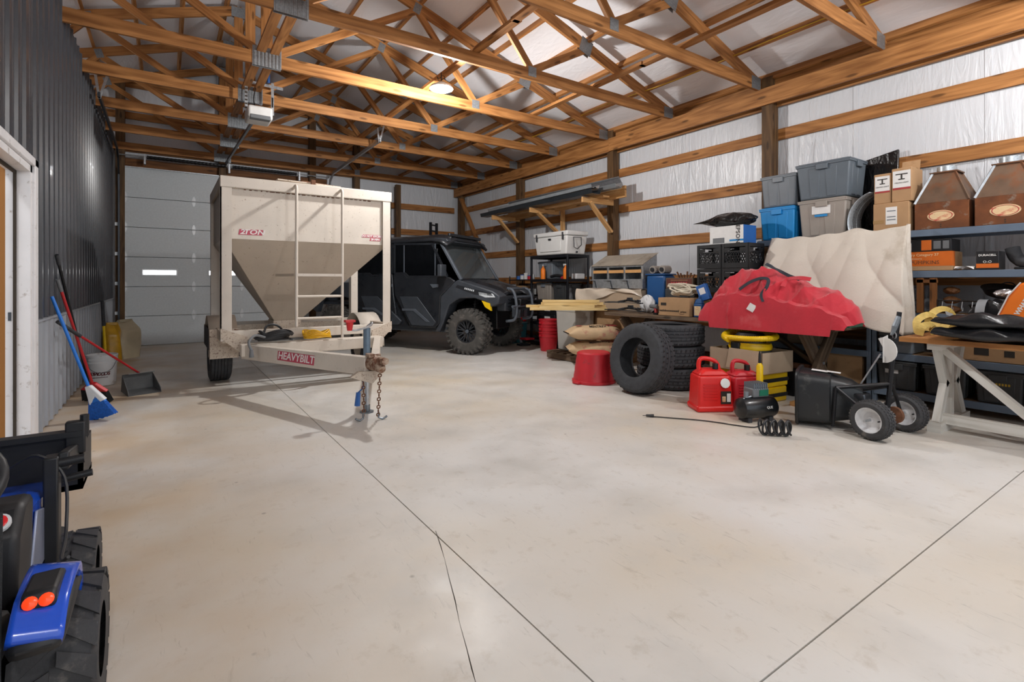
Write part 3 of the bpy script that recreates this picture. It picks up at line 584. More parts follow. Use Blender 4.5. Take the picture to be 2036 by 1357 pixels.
    U(MB().prism([(-3.32, .62), (-3.2, .9), (-2.85, .98), (-2.5, .9), (-2.36, .6), (-2.36, 1.2), (-3.45, 1.2), (-3.45, .7)], (0, s*.735, 0), (1, 0, 0), (0, 0, 1), (0, -s*.12, 0)), 'bed_side', 'utv_plastic', bevel=.015)
    U(MB().prism([(.22, 1.055), (.50, 1.02), (.55, .955), (.36, .95), (.24, .99)], (0, s*.55, 0), (1, 0, 0), (0, 0, 1), (0, s*.188, 0)), 'headlight', 'headlamp', bevel=.01)
    U(MB().prism([(.30, .90), (.45, .86), (.47, .74), (.36, .80)], (0, s*.70, 0), (1, 0, 0), (0, 0, 1), (0, s*.045, 0)), 'side_marker', 'yellow_paint')
    U(MB().beam((-.12, s*.68, 1.24), (-.53, s*.66, 1.87), .05, .06, (0, 1, 0)), 'front_pillar', 'utv_grey', bevel=.012)
    U(MB().beam((-2.36, s*.68, .9), (-2.42, s*.66, 1.92), .06, .06, (0, 1, 0)), 'rear_pillar', 'utv_black')
    U(MB().bx(-.44, -.36, min(s*.76, s*.93), max(s*.76, s*.93), 1.30, 1.50).beam((-.38, s*.7, 1.28), (-.4, s*.8, 1.36), .03, .03), 'side_mirror', 'utv_plastic', bevel=.015)
    U(MB().tube([(-.02, s*.46, .5), (-.02, s*.36, .98)], .028, 8), 'shock_tube', 'black_metal'); c = []
    for i in range(61): a = i*2*PI/8; t = i/60; c.append((-.02+.05*math.cos(a), s*(.46-.09*t)+.05*math.sin(a), .55+.36*t))
    U(MB().tube(c, .009, 5), 'shock_spring', 'black_metal', smooth=True)
    for x in (-.16, .16): U(MB().tube([(x, s*.25, .45), (0, s*.55, .36)], .018, 6), 'control_arm', 'black_metal'); 
    U(MB().tube([(.1, s*.25, .62), (0, s*.55, .5)], .018, 6), 'control_arm', 'steel_dark'); U(MB().cyl((0, s*.42, .385), (0, s*.58, .385), .06, n=12), 'wheel_hub', 'steel_dark')
U(MB().bx(-3.45, -2.4, -.62, .62, .78, .84), 'bed_floor', 'utv_plastic'); U(MB().bx(-3.47, -3.42, -.7, .7, .78, 1.2), 'tailgate', 'utv_plastic', bevel=.012); U(MB().bx(-2.44, -2.4, -.66, .66, .8, 1.92), 'rear_window', 'tint_glass')
# hood, windshield, roof
def hood(u, v):
    y = (u-.5)*1.02; x = -.14+.72*v; z = 1.245-.10*v-.14*v*v-.05*(2*u-1)**4+.018*math.exp(-((abs(2*u-1)-.55)/.12)**2)
    return (x, y, z)
U(MB().grid(hood, 16, 10), 'hood', 'utv_black', smooth=True, solid=.02)
U(MB().bx(.40, .58, -.42, .42, .72, .985), 'front_fascia', 'utv_plastic', bevel=.03)
for i in range(4): U(MB().bx(.575, .59, -.34, .34, .72+i*.06, .745+i*.06), 'grille_bar', 'utv_black')
U(MB().add([(-.13, -.66, 1.25), (-.13, .66, 1.25), (-.51, .64, 1.86), (-.51, -.64, 1.86)], [(0, 1, 2, 3)]), 'windshield', 'clear_glass', solid=.008)
U(MB().beam((-.13, -.66, 1.25), (-.13, .66, 1.25), .03, .04).beam((-.52, -.66, 1.87), (-.52, .66, 1.87), .04, .05), 'windshield_frame', 'utv_black')
def roof(u, v):
    x = -2.5+2.12*v; e = abs(2*u-1); y = (2*u-1)*.72; z = 2.03-.11*e**4-.10*max(0, (v-.86)/.14)**2-.03*(1-v)+.02*math.exp(-((e-.6)/.1)**2)
    return (x, y, z)
U(MB().grid(roof, 18, 14), 'roof', 'utv_black', smooth=True, solid=.045)
U(MB().prism([(-.38, 1.90), (-.42, 1.95), (-.66, 1.97), (-.66, 1.86), (-.5, 1.85)], (0, -.68, 0), (1, 0, 0), (0, 0, 1), (0, 1.36, 0)), 'roof_visor', 'utv_plastic', bevel=.012)
U(MB().bx(-.47, -.42, -.56, .56, 1.995, 2.05), 'light_bar', 'steel_dark', bevel=.012)
for y in (-.5, .5): U(MB().bx(-.48, -.44, y-.02, y+.02, 1.93, 2.0), 'light_bar_bracket', 'galvanised')
for x, y in ((-1.1, .2), (-1.2, .45)): pass
for y in (-.02, .18): U(MB().bx(-1.2, -1.16, y-.02, y+.02, 2.02, 2.33), 'rack_upright', 'black_metal')
for z in (2.16, 2.27): U(MB().bx(-1.19, -1.17, -.02, .18, z, z+.025), 'rack_crossbar', 'black_metal')
U(MB().beam((-2.35, -.66, 1.95), (-.55, -.66, 1.88), .05, .05).beam((-2.35, .66, 1.95), (-.55, .66, 1.88), .05, .05), 'roll_bar', 'utv_black')
for y in (-.4, 0, .4): 
    for x in (-.95, -1.95): U(MB().bx(x-.25, x+.2, y-.18, y+.18, .62, .78).box((x-.24, y, 1.05), (.12, .36, .6), (0, R(-8), 0)), 'seat', 'black_metal', bevel=.03)
U(MB().bx(-.42, -.2, -.62, .62, .95, 1.22), 'dashboard', 'utv_plastic', bevel=.03)
# bull bar and winch
for y in (-.34, .34): U(MB().tube(smoothpath([(.55, y, .55), (.70, y, .58), (.74, y, .72), (.72, y, .95), (.66, y*.98, 1.07), (.56, y*.9, 1.1)], 4), .024, 10), 'bumper_hoop', 'utv_grey', smooth=True)
U(MB().tube([(.70, -.34, .95), (.70, .34, .95)], .022, 10), 'bumper_crossbar', 'utv_grey', smooth=True); U(MB().tube([(.72, -.46, .80), (.74, -.3, .80), (.74, .3, .80), (.72, .46, .80)], .022, 10), 'bumper_crossbar', 'utv_grey', smooth=True)
U(MB().tube([(.6, -.34, 1.09), (.6, .34, 1.09)], .022, 10), 'bumper_crossbar', 'utv_grey', smooth=True)
U(MB().prism([(.60, .60), (.74, .60), (.76, .74), (.60, .78)], (0, -.24, 0), (1, 0, 0), (0, 0, 1), (0, .48, 0)), 'bumper_plate', 'utv_plastic', bevel=.02)
for y in (-.18, -.1, .1, .18): U(MB().box((.762, y, .68), (.006, .035, .12)), 'bumper_slot', 'black_metal')
U(MB().box((.72, -.1, .87), (.12, .3, .12)), 'winch', 'black_metal', bevel=.02)
for i in range(6): U(MB().prism([(0, 0), (.022, 0), (.028, .03), (.006, .03)], (-.03+.032*i, -.7395, 1.085-.007*i), (1, 0, 0), (0, 0, 1), (0, -.002, 0)), 'nameplate_letter', 'headlamp')
# ================================================================ RIDE-ON TRACTOR
pm('tractor_blue', '#1f55d0', .22, 0, .05, 4, coat=.4); pm('tractor_black', '#1b1c1f', .5, 0, .15, 12); pm('tractor_silver', '#8d95ab', .3, .3, .1, 5, dirt=('#6b6256', .15, 14)); pm('lamp_red', '#f2441c', .25, emit=.55); pm('button_red', '#d81f26', .3); pm('webbing', '#2a2b2d', .9, bump=.4, bscale=300)
tk = thing('ride_on_tractor', 'blue and black ride-on toy tractor with front loader', 'toy tractor', (-.45, 1.9, 0))
K = lambda mb, n, m, par=None, **k: mb.build(n, m, par or tk, **k)
def agri(x, y, r, w, nm='wheel'):
    o = bpy.data.objects.new(nm, None); COL.objects.link(o); o.parent = tk; o.location = (x, y, r); rot = (0, R(90), 0)
    t = MB().lathe([(r*.5, -w*.5), (r*.82, -w*.52), (r*.93, -w*.44), (r*.94, 0), (r*.93, w*.44), (r*.82, w*.52), (r*.5, w*.5)], 36, rot=rot).build('tyre', 'rubber_worn', o, smooth=True)
    n = 15
    for s in (-1, 1):
        for i in range(n):
            a = 2*PI*(i+(.5 if s > 0 else 0))/n; vs = []
            for (xx, da, wd) in ((s*w*.04, .20, .09), (s*w*.52, -.06, .16)):
                for rr in (r*.90, r*1.0 if abs(xx) < w*.4 else r*.965):
                    for k in (-1, 1): q = a+da+k*wd; vs.append((xx, -math.cos(q)*rr, math.sin(q)*rr))
            MB().add(vs, [(0,1,3,2), (4,6,7,5), (0,2,6,4), (1,5,7,3), (2,3,7,6), (0,4,5,1)]).build('tread_lug', 'rubber_worn', t)
    MB().lathe([(0, w*.30), (r*.3, w*.32), (r*.42, w*.32), (r*.52, w*.42), (r*.52, -w*.42), (r*.3, -w*.3), (0, -w*.3)], 28, rot=rot).build('rim', 'tractor_black', o, smooth=True)
agri(.218, -.05, .19, .165); agri(-.218, -.05, .19, .165); agri(.168, .55, .14, .14); agri(-.168, .55, .14, .14)
K(MB().bx(-.13, .13, -.45, .72, .12, .26), 'chassis', 'tractor_black', bevel=.02)
for s in (-1, 1):
    def fen(u, v, s=s):
        x = s*(.165+.095*u); y = -.40+.33*v; z = .455+.02*math.sin(PI*v)-.05*max(0, v-.75)*4*.4-.02*u-.05*max(0, .2-v)/.2*.6
        if v > .8: z -= .10*((v-.8)/.2)**2
        return (x, y, z)
    fd = K(MB().grid(fen, 8, 14), 'fender', 'tractor_blue', smooth=True, solid=.03)
    MB().bx(min(s*.163, s*.262), max(s*.163, s*.262), -.405, -.09, .38, .425).build('fender_trim', 'tractor_black', fd, bevel=.02)
    lp = MB().prism([(-.09, 0), (.05, 0), (.06, .02), (.03, .035), (-.075, .04), (-.092, .02)], (s*.18, -.26, .458), (0, 1, 0), (0, 0, 1), (s*.062, 0, 0)).build('tail_lamp', 'tractor_black', fd, bevel=.008)
    MB().lathe([(0, .009), (.009, .008), (.014, .003), (.014, 0)], 14, (s*.197, -.347, .478), (R(60), 0, 0)).build('lamp_lens', 'lamp_red', lp, smooth=True); MB().lathe([(0, .009), (.009, .008), (.014, .003), (.014, 0)], 14, (s*.225, -.347, .478), (R(60), 0, 0)).build('lamp_lens', 'lamp_red', lp, smooth=True)
st = K(MB().bx(-.13, .13, -.5, -.1, .28, .38).prism([(-.52, .32), (-.40, .34), (-.44, .74), (-.49, .78), (-.55, .74)], (-.14, 0, 0), (0, 1, 0), (0, 0, 1), (.28, 0, 0)), 'seat', 'tractor_black', bevel=.03)
MB().box((.12, -.30, .47), (.045, .012, .42), (R(-38), 0, R(10))).build('seat_belt', 'webbing', st); MB().box((.115, -.47, .5), (.05, .01, .3), (R(5), 0, 0)).build('seat_belt', 'webbing', st)
K(MB().prism([(.02, .26), (.12, .26), (.62, .26), (.70, .36), (.66, .46), (.30, .53), (.16, .54), (.05, .48)], (-.11, 0, 0), (0, 1, 0), (0, 0, 1), (.22, 0, 0)), 'hood', 'tractor_blue', bevel=.03)
for s in (-1, 1): K(MB().prism([(.14, .30), (.5, .28), (.56, .4), (.24, .49)], (s*.112, 0, 0), (0, 1, 0), (0, 0, 1), (s*.008, 0, 0)), 'hood_panel', 'tractor_silver', bevel=.003)
ds = K(MB().prism([(-.02, .26), (.2, .26), (.22, .56), (.1, .57), (.02, .50)], (-.115, 0, 0), (0, 1, 0), (0, 0, 1), (.23, 0, 0)), 'dashboard', 'tractor_black', bevel=.02)
MB().lathe([(.022, 0), (.022, .008), (.016, .012), (0, .012)], 18, (.068, .045, .537), (R(35), 0, 0)).build('power_button', 'button_red', ds, smooth=True)
MB().lathe([(.022, .011), (.029, .009), (.029, 0)], 18, (.068, .045, .534), (R(35), 0, 0)).build('button_ring', 'hinge_white', ds, smooth=True)
sw = K(MB().tube([(.105*math.cos(a), .105*math.sin(a), 0) for a in [i*2*PI/28 for i in range(28)]], .016, 10, True), 'steering_wheel', 'tractor_black', smooth=True); sw.location = (-.03, .05, .66); sw.rotation_euler = (R(50), 0, 0)
MB().lathe([(0, .015), (.03, .012), (.04, 0), (.03, -.02), (0, -.02)], 16).build('wheel_hub', 'tractor_silver', sw, smooth=True)
for a in (0, 2.1, 4.2): MB().beam((0, 0, 0), (.1*math.cos(a+1.57), .1*math.sin(a+1.57), 0), .03, .012).build('wheel_spoke', 'tractor_black', sw)
for s in (-1, 1):
    x = s*.135
    K(MB().bx(min(x-.02, x+.02), max(x-.02, x+.02), .34, .40, .24, .62), 'loader_post', 'tractor_black', bevel=.006)
    K(MB().beam((x+s*.03, .36, .60), (x+s*.03, .88, .52), .03, .06), 'loader_arm', 'tractor_black', bevel=.006)
    K(MB().cyl((x+s*.02, .36, .595), (x+s*.085, .36, .60), .015, n=12), 'grip_handle', 'tractor_black', smooth=True)
    K(MB().cyl((x+s*.02, .42, .52), (x+s*.1, .42, .53), .012, n=12), 'pivot_pin', 'tractor_black', smooth=True)
K(MB().bx(-.28, .19, .60, .62, .42, .63).bx(-.28, .19, .60, .88, .42, .44).bx(.175, .19, .60, .86, .42, .58).bx(-.28, -.265, .60, .86, .42, .58).box((-.045, .60, .635), (.47, .05, .02)), 'loader_bucket', 'tractor_black')
K(MB().bx(.14, .2, .58, .62, .56, .68), 'bucket_bracket', 'tractor_black', bevel=.006); K(MB().cyl((.195, .6, .62), (.195, .6, .70), .014, n=10), 'lift_lever', 'tractor_black')
K(MB().tube(smoothpath([(.03, .37, .60), (.10, .36, .63), (.17, .34, .55), (.185, .25, .40), (.19, .12, .37), (.215, .05, .40)], 5), .005, 6), 'cable', 'cable_black', smooth=True)
# ================================================================ THINGS ALONG THE LEFT WALL
pm('broom_blue', '#1c74d4', .45); pm('bristle_blue', '#1560c0', .7, 0, .25, 80, bump=.6, bscale=220); pm('broom_white', '#e6ebf0', .4); pm('handle_red', '#b8262c', .35, .1); pm('bristle_black', '#16181c', .8, bump=.5, bscale=200); pm('pan_grey', '#5d5f60', .5, 0, .2, 8); pm('bucket_white', '#d4d6d8', .45, 0, .05, 6, dirt=('#9d968c', .1, 12)); pm('logo_maroon', '#5a1a22', .5); pm('sack_tan', '#cfc5a8', .45, 0, .1, 5, bump=.4, bscale=18); pm('bag_yellow', '#d8a520', .3, 0, .15, 10, bump=.4, bscale=14)
def bristles(par, m, w0, w1, h, t, dirv):
    mb = MB(); n = 26
    for i in range(n):
        for j in range(4):
            u = (i+.5)/n-.5; v = (j+.5)/4-.5; k = random.uniform(.96, 1.02)
            mb.tube([(u*w0, v*t, 0), (u*w1, v*t*1.4, -h*k*(1-.12*abs(u)))], .0045, 4)
    o = mb.build('bristles', m, par); o['kind'] = 'stuff'; return o
def lean(foot, top): 
    d = (Vector(top)-Vector(foot)); L = d.length; z = d.normalized(); x = Vector((_c, -_s, 0)); x = (x-z*x.dot(z)).normalized(); y = z.cross(x)
    return Matrix((x, y, z)).transposed().to_euler(), L
foot = onZ(203, 835, .0); top = onX(103, 590, -.795); e, L = lean(foot, top)
br = thing('broom', 'blue angle broom with white neck leaning on the ribbed wall', 'broom', foot, rot=e)
MB().tube([(0, 0, .26), (0, 0, L)], .0125, 10).build('handle', 'broom_blue', br, smooth=True)
MB().prism([(-.022, .32), (.022, .32), (.105, .17), (.06, .155), (.03, .22), (-.03, .15), (-.045, .15)], (0, -.018, 0), (1, 0, 0), (0, 0, 1), (0, .036, 0)).build('neck', 'broom_white', br, bevel=.008)
b_ = bristles(br, 'bristle_blue', .13, .25, .155, .035, 0); b_.location = (.02, 0, .17)
MB().prism([(-.045, .2), (.085, .2), (.1, .15), (-.05, .15)], (0, -.014, 0), (1, 0, 0), (0, 0, 1), (0, .028, 0)).build('broom_head', 'broom_blue', br, bevel=.006)
foot = onZ(196, 800, .0); top = onX(114, 556, -.795); e, L = lean(foot, top)
b2 = thing('broom', 'red handled broom with black bristles behind the blue broom', 'broom', foot, rot=e)
MB().tube([(0, 0, .2), (0, 0, L-.12)], .012, 10).build('handle', 'handle_red', b2, smooth=True); MB().tube([(0, 0, L-.12), (0, 0, L)], .014, 10).build('grip', 'grey_plastic', b2, smooth=True)
MB().prism([(-.03, .24), (.03, .24), (.13, .15), (-.13, .15)], (0, -.02, 0), (1, 0, 0), (0, 0, 1), (0, .04, 0)).build('broom_head', 'handle_red', b2, bevel=.008)
b_ = bristles(b2, 'bristle_black', .24, .28, .135, .04, 0); b_.location = (0, 0, .15)
foot = Vector(onZ(183, 790, .0)); top = onX(112.5, 507, -.795); e, L = lean(foot, top)
b3 = thing('pole', 'long black metal pole leaning on the wall beside the red broom', 'pole', foot, rot=e)
MB().tube([(0, 0, .0), (0, 0, L)], .012, 10).build('shaft', 'black_metal', b3, smooth=True); MB().tube([(0, 0, L-.1), (0, 0, L)], .015, 10).build('end_cap', 'rubber', b3, smooth=True)
foot = onZ(214, 800, .0); 
dp = thing('dustpan', 'grey lobby dustpan with red handle and black grip', 'dustpan', foot+Vector((.26, .34, 0)), R(20))
MB().add([(-.15, -.12, .0), (.15, -.12, .0), (.15, .1, .03), (-.15, .1, .03), (-.15, -.1, .05), (.15, -.1, .05), (.14, .1, .2), (-.14, .1, .2), (-.12, -.02, .22), (.12, -.02, .22)], [(0,1,2,3), (0,3,7,4), (1,5,6,2), (3,2,6,7), (7,6,9,8)]).build('pan', 'pan_grey', dp, solid=.006)
e2 = onX(114, 640, -.795)-dp.location; e2.rotate(Euler((0, 0, R(-20))))
h0 = Vector((0, .06, .21)); MB().tube([h0, h0+(e2-h0)*.78], .011, 10).build('handle', 'handle_red', dp, smooth=True); MB().tube([h0+(e2-h0)*.76, e2], .016, 10).build('grip', 'rubber', dp, smooth=True)
bk = thing('bucket', 'white plastic bucket lettered in maroon beside the wall', 'bucket', (-.62, 7.62, 0))
MB().lathe([(0, .004), (.125, .004), (.13, .01), (.142, .26), (.148, .26), (.148, .275), (.143, .278), (.144, .30), (.150, .30), (.150, .312), (.145, .315), (.146, .335), (.152, .335), (.152, .355), (.146, .36), (.140, .355), (.128, .02), (0, .012)], 36).build('body', 'bucket_white', bk, smooth=True, ang=25)
MB().tube(smoothpath([(.148*math.cos(R(200)), .148*math.sin(R(200)), .29), (-.08, -.17, .20), (.02, -.165, .16), (.1, -.13, .2), (.148*math.cos(R(-20)), .148*math.sin(R(-20)), .29)], 5), .003, 6).build('wire_handle', 'steel_worn', bk, smooth=True)
for i, ch in enumerate('ATWOODS'):
    a = R(-90-6)+(i-3)*.215; text('lettering', ch, .052, 'logo_maroon', bk, (.1375*math.cos(a), .1375*math.sin(a), .145), (R(87), 0, a+PI/2), .001, .15, bold=.002)
for i in range(13):
    a = R(-90-6)+(i-6)*.09; MB().box((.1365*math.cos(a), .1365*math.sin(a), .105), (.009, .002, .007), (0, 0, a+PI/2)).build('fine_print', 'logo_maroon', bk)
def sack(name, label, loc, w, d, h, m, seed, rz=0):
    random.seed(seed); ph = [random.uniform(0, 6) for _ in range(6)]
    def f(u, v):
        a = 2*PI*u; k = 1-.35*max(0, v-.8)/.2; q = 1+.06*math.sin(3*a+ph[0]+4*v)+.05*math.sin(5*a+ph[1]+7*v)
        c, s = math.cos(a), math.sin(a); sx = abs(c)**.7*(1 if c > 0 else -1); sy = abs(s)**.7*(1 if s > 0 else -1)*(1 if v < .75 else 1-(v-.75)*3.2)
        return (sx*w/2*q*k, sy*d/2*q+.03*v, h*v*(1+.04*math.sin(2*a+ph[2])*v))
    t = thing(name, label, 'sack', loc, rz); o = MB().grid(f, 28, 18).build('bag', m, t, smooth=True); MB().bx(-w*.3, w*.3, -.01+.03, .01+.03, h*.97, h*1.05).build('top_seam', m, t); return t
sack('feed_sack', 'tan woven sack slumped against the overhead door track', (-.52, 10.2, 0), .34, .3, .58, 'sack_tan', 4, R(40)); sack('feed_sack', 'yellow printed bag standing between the wall and the tan sack', (-.68, 9.85, 0), .22, .2, .56, 'bag_yellow', 9, R(10))
hm = thing('shovel', 'tool with yellow and black handle leaning on the wainscot', 'shovel', (-.68, 8.95, 0), rot=(R(-2), R(-3), 0))
MB().tube([(0, 0, .12), (0, 0, .62)], .017, 8).build('handle', 'yellow_paint', hm, smooth=True); MB().tube([(0, 0, .6), (0, 0, .95)], .02, 8).build('grip', 'rubber', hm, smooth=True); MB().prism([(-.08, .03), (.08, .03), (.07, .16), (-.07, .16)], (0, -.01, 0), (1, 0, 0), (0, 0, 1), (0, .02, 0)).build('blade', 'steel_dark', hm)
# ================================================================ SHARED BUILDERS FOR THE RIGHT SIDE
pm('cardboard', '#b08c66', .8, 0, .08, 5, bump=.1, bscale=40, dirt=('#8f6d49', .08, 6)); pm('cardboard_pale', '#a8947d', .8, 0, .08, 5); pm('tape', '#a8875c', .25); pm('label_white', '#e4e4e2', .5, 0, .04, 20); pm('ink_dark', '#2b2622', .6); pm('ink_red', '#a83a3a', .6)
pm('tote_grey', '#6f767d', .45, 0, .06, 5); pm('tote_blue', '#1d86c9', .38, 0, .06, 5); pm('tote_taupe', '#9a928a', .45, 0, .06, 5); pm('tote_dark', '#3c3e40', .45, 0, .1, 6); pm('tote_slate', '#5e6871', .42, 0, .06, 5); pm('tote_light', '#b4b1ab', .5, 0, .05, 5); pm('teal_plastic', '#2f6670', .5); pm('red_plastic', '#c02430', .42, 0, .08, 5, dirt=('#8d3a3a', .1, 10)); pm('red_bright', '#d8221f', .38, 0, .06, 5); pm('black_plastic_hard', '#191a1d', .45, 0, .15, 8)
pm('shelf_grey', '#6d7d90', .4, .3, .08, 8); pm('shelf_black', '#17191f', .42, .2, .1, 8); pm('orange_paint', '#d2691e', .5); pm('orange_bright', '#ef7d12', .4); pm('particle_board', '#8a6a48', .8, 0, .2, 40)
pm('clear_plastic', '#b9c2cc', .15, 0, .04, 5, trans=.75, spec=.5); pm('blue_plastic', '#1d4f86', .4, 0, .1, 5); pm('feed_paper', '#c9ad88', .75, 0, .1, 7, bump=.6, bscale=14, dirt=('#b4565c', .22, 4.5)); pm('red_fabric', '#bf2434', .8, 0, .12, 4, bump=.25, bscale=25, sheen=.3, dirt=('#c9565a', .25, 3)); pm('canvas', '#d0c8bc', .85, 0, .06, 3, bump=.2, bscale=60, dirt=('#b3a898', .3, 2.2)); pm('strap_black', '#2c323b', .8); pm('rope_white', '#cfc6b2', .85, 0, .12, 40, bump=.5, bscale=120)
pm('rusty_hood', '#6a5443', .6, .35, .25, 7, dirt=('#7c4824', .45, 4), rvar=.1); pm('rusty_low', '#6d3f20', .65, .2, .3, 9, dirt=('#8b8a80', .12, 6)); pm('sticker_cream', '#e2c79c', .4, 0, .12, 8, dirt=('#b8433a', .35, 9)); pm('galv_spangle', '#b4bcc2', .34, .45, .22, 70, rvar=.1); pm('green_plastic', '#1d6b52', .4)
def obj_box(name, label, cat, x0, x1, y0, y1, z0, z1, m, rz=0, bevel=.004, group=None, part='body'):
    t = thing(name, label, cat, ((x0+x1)/2, (y0+y1)/2, z0), rz, group); dx, dy, dz = x1-x0, y1-y0, z1-z0
    t['_d'] = (dx, dy, dz); MB().bx(-dx/2, dx/2, -dy/2, dy/2, 0, dz).build(part, m, t, bevel=bevel); return t
def face(t, side, u0, u1, v0, v1, m, nm='label', e=.0015):
    """thin printed patch on a side of a box thing: side 'x-' or 'y-' or 'z+'; u,v as fractions"""
    dx, dy, dz = t['_d']
    if side == 'x-': return MB().bx(-dx/2-e, -dx/2+.0005, dy/2-u1*dy, dy/2-u0*dy, v0*dz, v1*dz).build(nm, m, t)
    if side == 'y-': return MB().bx(-dx/2+u0*dx, -dx/2+u1*dx, -dy/2-e, -dy/2+.0005, v0*dz, v1*dz).build(nm, m, t)
    return MB().bx(-dx/2+v0*dx, -dx/2+v1*dx, dy/2-u1*dy, dy/2-u0*dy, dz-.0005, dz+e).build(nm, m, t)
def ftext(t, side, body, size, u, v, m, e=.002, **k):
    dx, dy, dz = t['_d']
    if side == 'x-': return text('lettering', body, size, m, t, (-dx/2-e, dy/2-u*dy, v*dz), (R(90), 0, R(-90)), **k)
    return text('lettering', body, size, m, t, (-dx/2+u*dx, -dy/2-e, v*dz), (R(90), 0, 0), **k)
def carton(name, label, x0, x1, y0, y1, z0, z1, rz=0, m='cardboard', taped=True, cat='box', group=None):
    t = obj_box(name, label, cat, x0, x1, y0, y1, z0, z1, m, rz, .005, group); dx, dy, dz = t['_d']
    if taped: MB().bx(-.025, .025, -dy/2-.001, dy/2+.001, dz-.001, dz+.0012).build('tape', 'tape', t)
    return t
def tote(name, label, x0, x1, y0, y1, z0, z1, m, rz=0, lid=None, group=None, ribs=True):
    t = thing(name, label, 'storage tote', ((x0+x1)/2, (y0+y1)/2, z0), rz, group); w, d, h = x1-x0, y1-y0, z1-z0
    t['_d'] = (w, d, h); k = .86; r0 = (-w/2*k, w/2*k, -d/2*k, d/2*k); r1 = (-w/2*.96, w/2*.96, -d/2*.96, d/2*.96)
    MB().frus(0, r0, h-.03, r1).build('tub', m, t, bevel=.018, seg=3)
    MB().bx(-w/2*.99, w/2*.99, -d/2*.99, d/2*.99, h-.045, h-.02).build('rim', m, t, bevel=.006)
    MB().bx(-w/2, w/2, -d/2, d/2, h-.026, h-.008).bx(-w/2*.9, w/2*.9, -d/2*.9, d/2*.9, h-.01, h).build('lid', lid or m, t, bevel=.006)
    if ribs:
        for s, n in (('x', 2), ('y', 2)):
            for i in range(n):
                u = (i+.5)/n-.5
                if s == 'x': MB().prism([(-.045, 0), (.045, 0), (.06, h*.78), (-.06, h*.78)], (-w/2*.87-.004, u*d*.6, .02), (0, 1, 0), (-.06*w/h*.8, 0, 1), (.02, 0, 0)).build('rib', m, t, bevel=.004)
                else: MB().prism([(-.045, 0), (.045, 0), (.06, h*.78), (-.06, h*.78)], (u*w*.6, -d/2*.87-.004, .02), (1, 0, 0), (0, -.06*d/h*.8, 1), (0, .02, 0)).build('rib', m, t, bevel=.004)
        MB().bx(-w/2*1.0-.012, -w/2*.96, -.06, .06, h-.09, h-.03).build('latch', lid or m, t, bevel=.004); MB().bx(-.06, .06, -d/2*1.0-.012, -d/2*.96, h-.09, h-.03).build('latch', lid or m, t, bevel=.004)
    return t
def bottle(name, label, loc, r, h, m, cap='white_plastic', spray=False, group=None):
    t = thing(name, label, 'bottle', loc, random.uniform(0, 6), group)
    MB().lathe([(0, 0), (r, 0), (r, h*.62), (r*.85, h*.72), (r*.35, h*.82), (r*.32, h*.9), (0, h*.9)], 16).build('body', m, t, smooth=True)
    if spray: MB().box((.015, 0, h*.96), (r*1.6, r*.5, h*.10)).box((r*.9, 0, h*.88), (r*.25, r*.3, h*.12), (0, .4, 0)).build('trigger', cap, t, bevel=.004)
    else: MB().cyl((0, 0, h*.88), (0, 0, h), r*.42, n=12).build('cap', cap, t, smooth=True)
    return t
def rack(name, label, x0, x1, y0, y1, levels, zt, m, pw=.04, bh=.06, deck='particle_board', wire=False):
    t = thing(name, label, 'shelving unit', ((x0+x1)/2, (y0+y1)/2, 0)); w, d = (x1-x0)/2, (y1-y0)/2
    for sx in (-1, 1):
        for sy in (-1, 1): MB().bx(sx*w-pw/2, sx*w+pw/2, sy*d-pw/2, sy*d+pw/2, 0, zt).build('upright', m, t, bevel=.004)
    for z in levels:
        s = MB().bx(-w, w, -d, d, z-.018, z-.001).build('shelf', deck, t)
        for sx in (-1, 1): MB().bx(sx*w-.015-(pw/2 if sx < 0 else -pw/2), sx*w+.015-(pw/2 if sx < 0 else -pw/2), -d, d, z-bh, z).build('shelf_beam', m, s, bevel=.003)
        for sy in (-1, 1): MB().bx(-w, w, sy*d-.012, sy*d+.012, z-bh, z-.002).build('shelf_beam', m, s)
    return t
def lump(name, label, cat, loc, sx, sy, sz, m, seed, rz=0, tips=()):
    random.seed(seed); ph = [random.uniform(0, 6) for _ in range(8)]; t = thing(name, label, cat, loc, rz)
    def f(u, v):
        a_ = 2*PI*u; b_ = -PI/2+PI*v; c = math.cos(b_); k = 1+.08*math.sin(3*a_+ph[0])+.07*math.sin(5*a_+4*b_+ph[1])+.05*math.sin(9*a_-5*b_+ph[2])
        x, y, z = c*math.cos(a_)*k, c*math.sin(a_)*k, math.sin(b_)*(1+.1*math.sin(4*a_+ph[3]))
        for tx, ty, amt in tips:
            d = max(0, x*tx+y*ty); q = d**8*amt; x += tx*q; y += ty*q; z *= 1-.7*min(1, d**8)
        return (x*sx, y*sy, max(z, -.92)*sz+sz*.92)
    MB().grid(f, 40, 20).build('bag' if 'bag' in name else 'body', m, t, smooth=True); return t
# ================================================================ WALL RACK WITH METAL TRIM
wk = thing('bracket_rack', 'pine bracket rack on the posts holding long metal trim', 'wall rack', (6.0, 7.6, 2.2))
for y, own in ((9.02, 0), (7.68, 1), (6.23, 0)):
    b = MB().beam((-.37, y-7.6, .36), (.333, y-7.6, .36), .038, .09).build('bracket_arm', 'pine_fresh', wk)
    MB().beam((-.20, y-7.6, .33), (.29, y-7.6, -.02 if own else -.14), .038, .085, (0, 1, 0)).build('bracket_brace', 'pine_fresh', wk)
    if own: MB().beam((.38, y-7.6-.06, -.04), (.38, y-7.6-.06, .42), .038, .09, (1, 0, 0)).build('bracket_upright', 'pine_fresh', wk)
MB().beam((.24, -1.75, .50), (.24, 1.7, .43), .04, .19).build('rack_plank', 'pine_fresh', wk)
MB().beam((.0, -1.55, .42), (.0, 1.6, .42), .14, .025).build('rack_plank', 'pine_fresh', wk)
trm = 'metal trim on the wall rack'
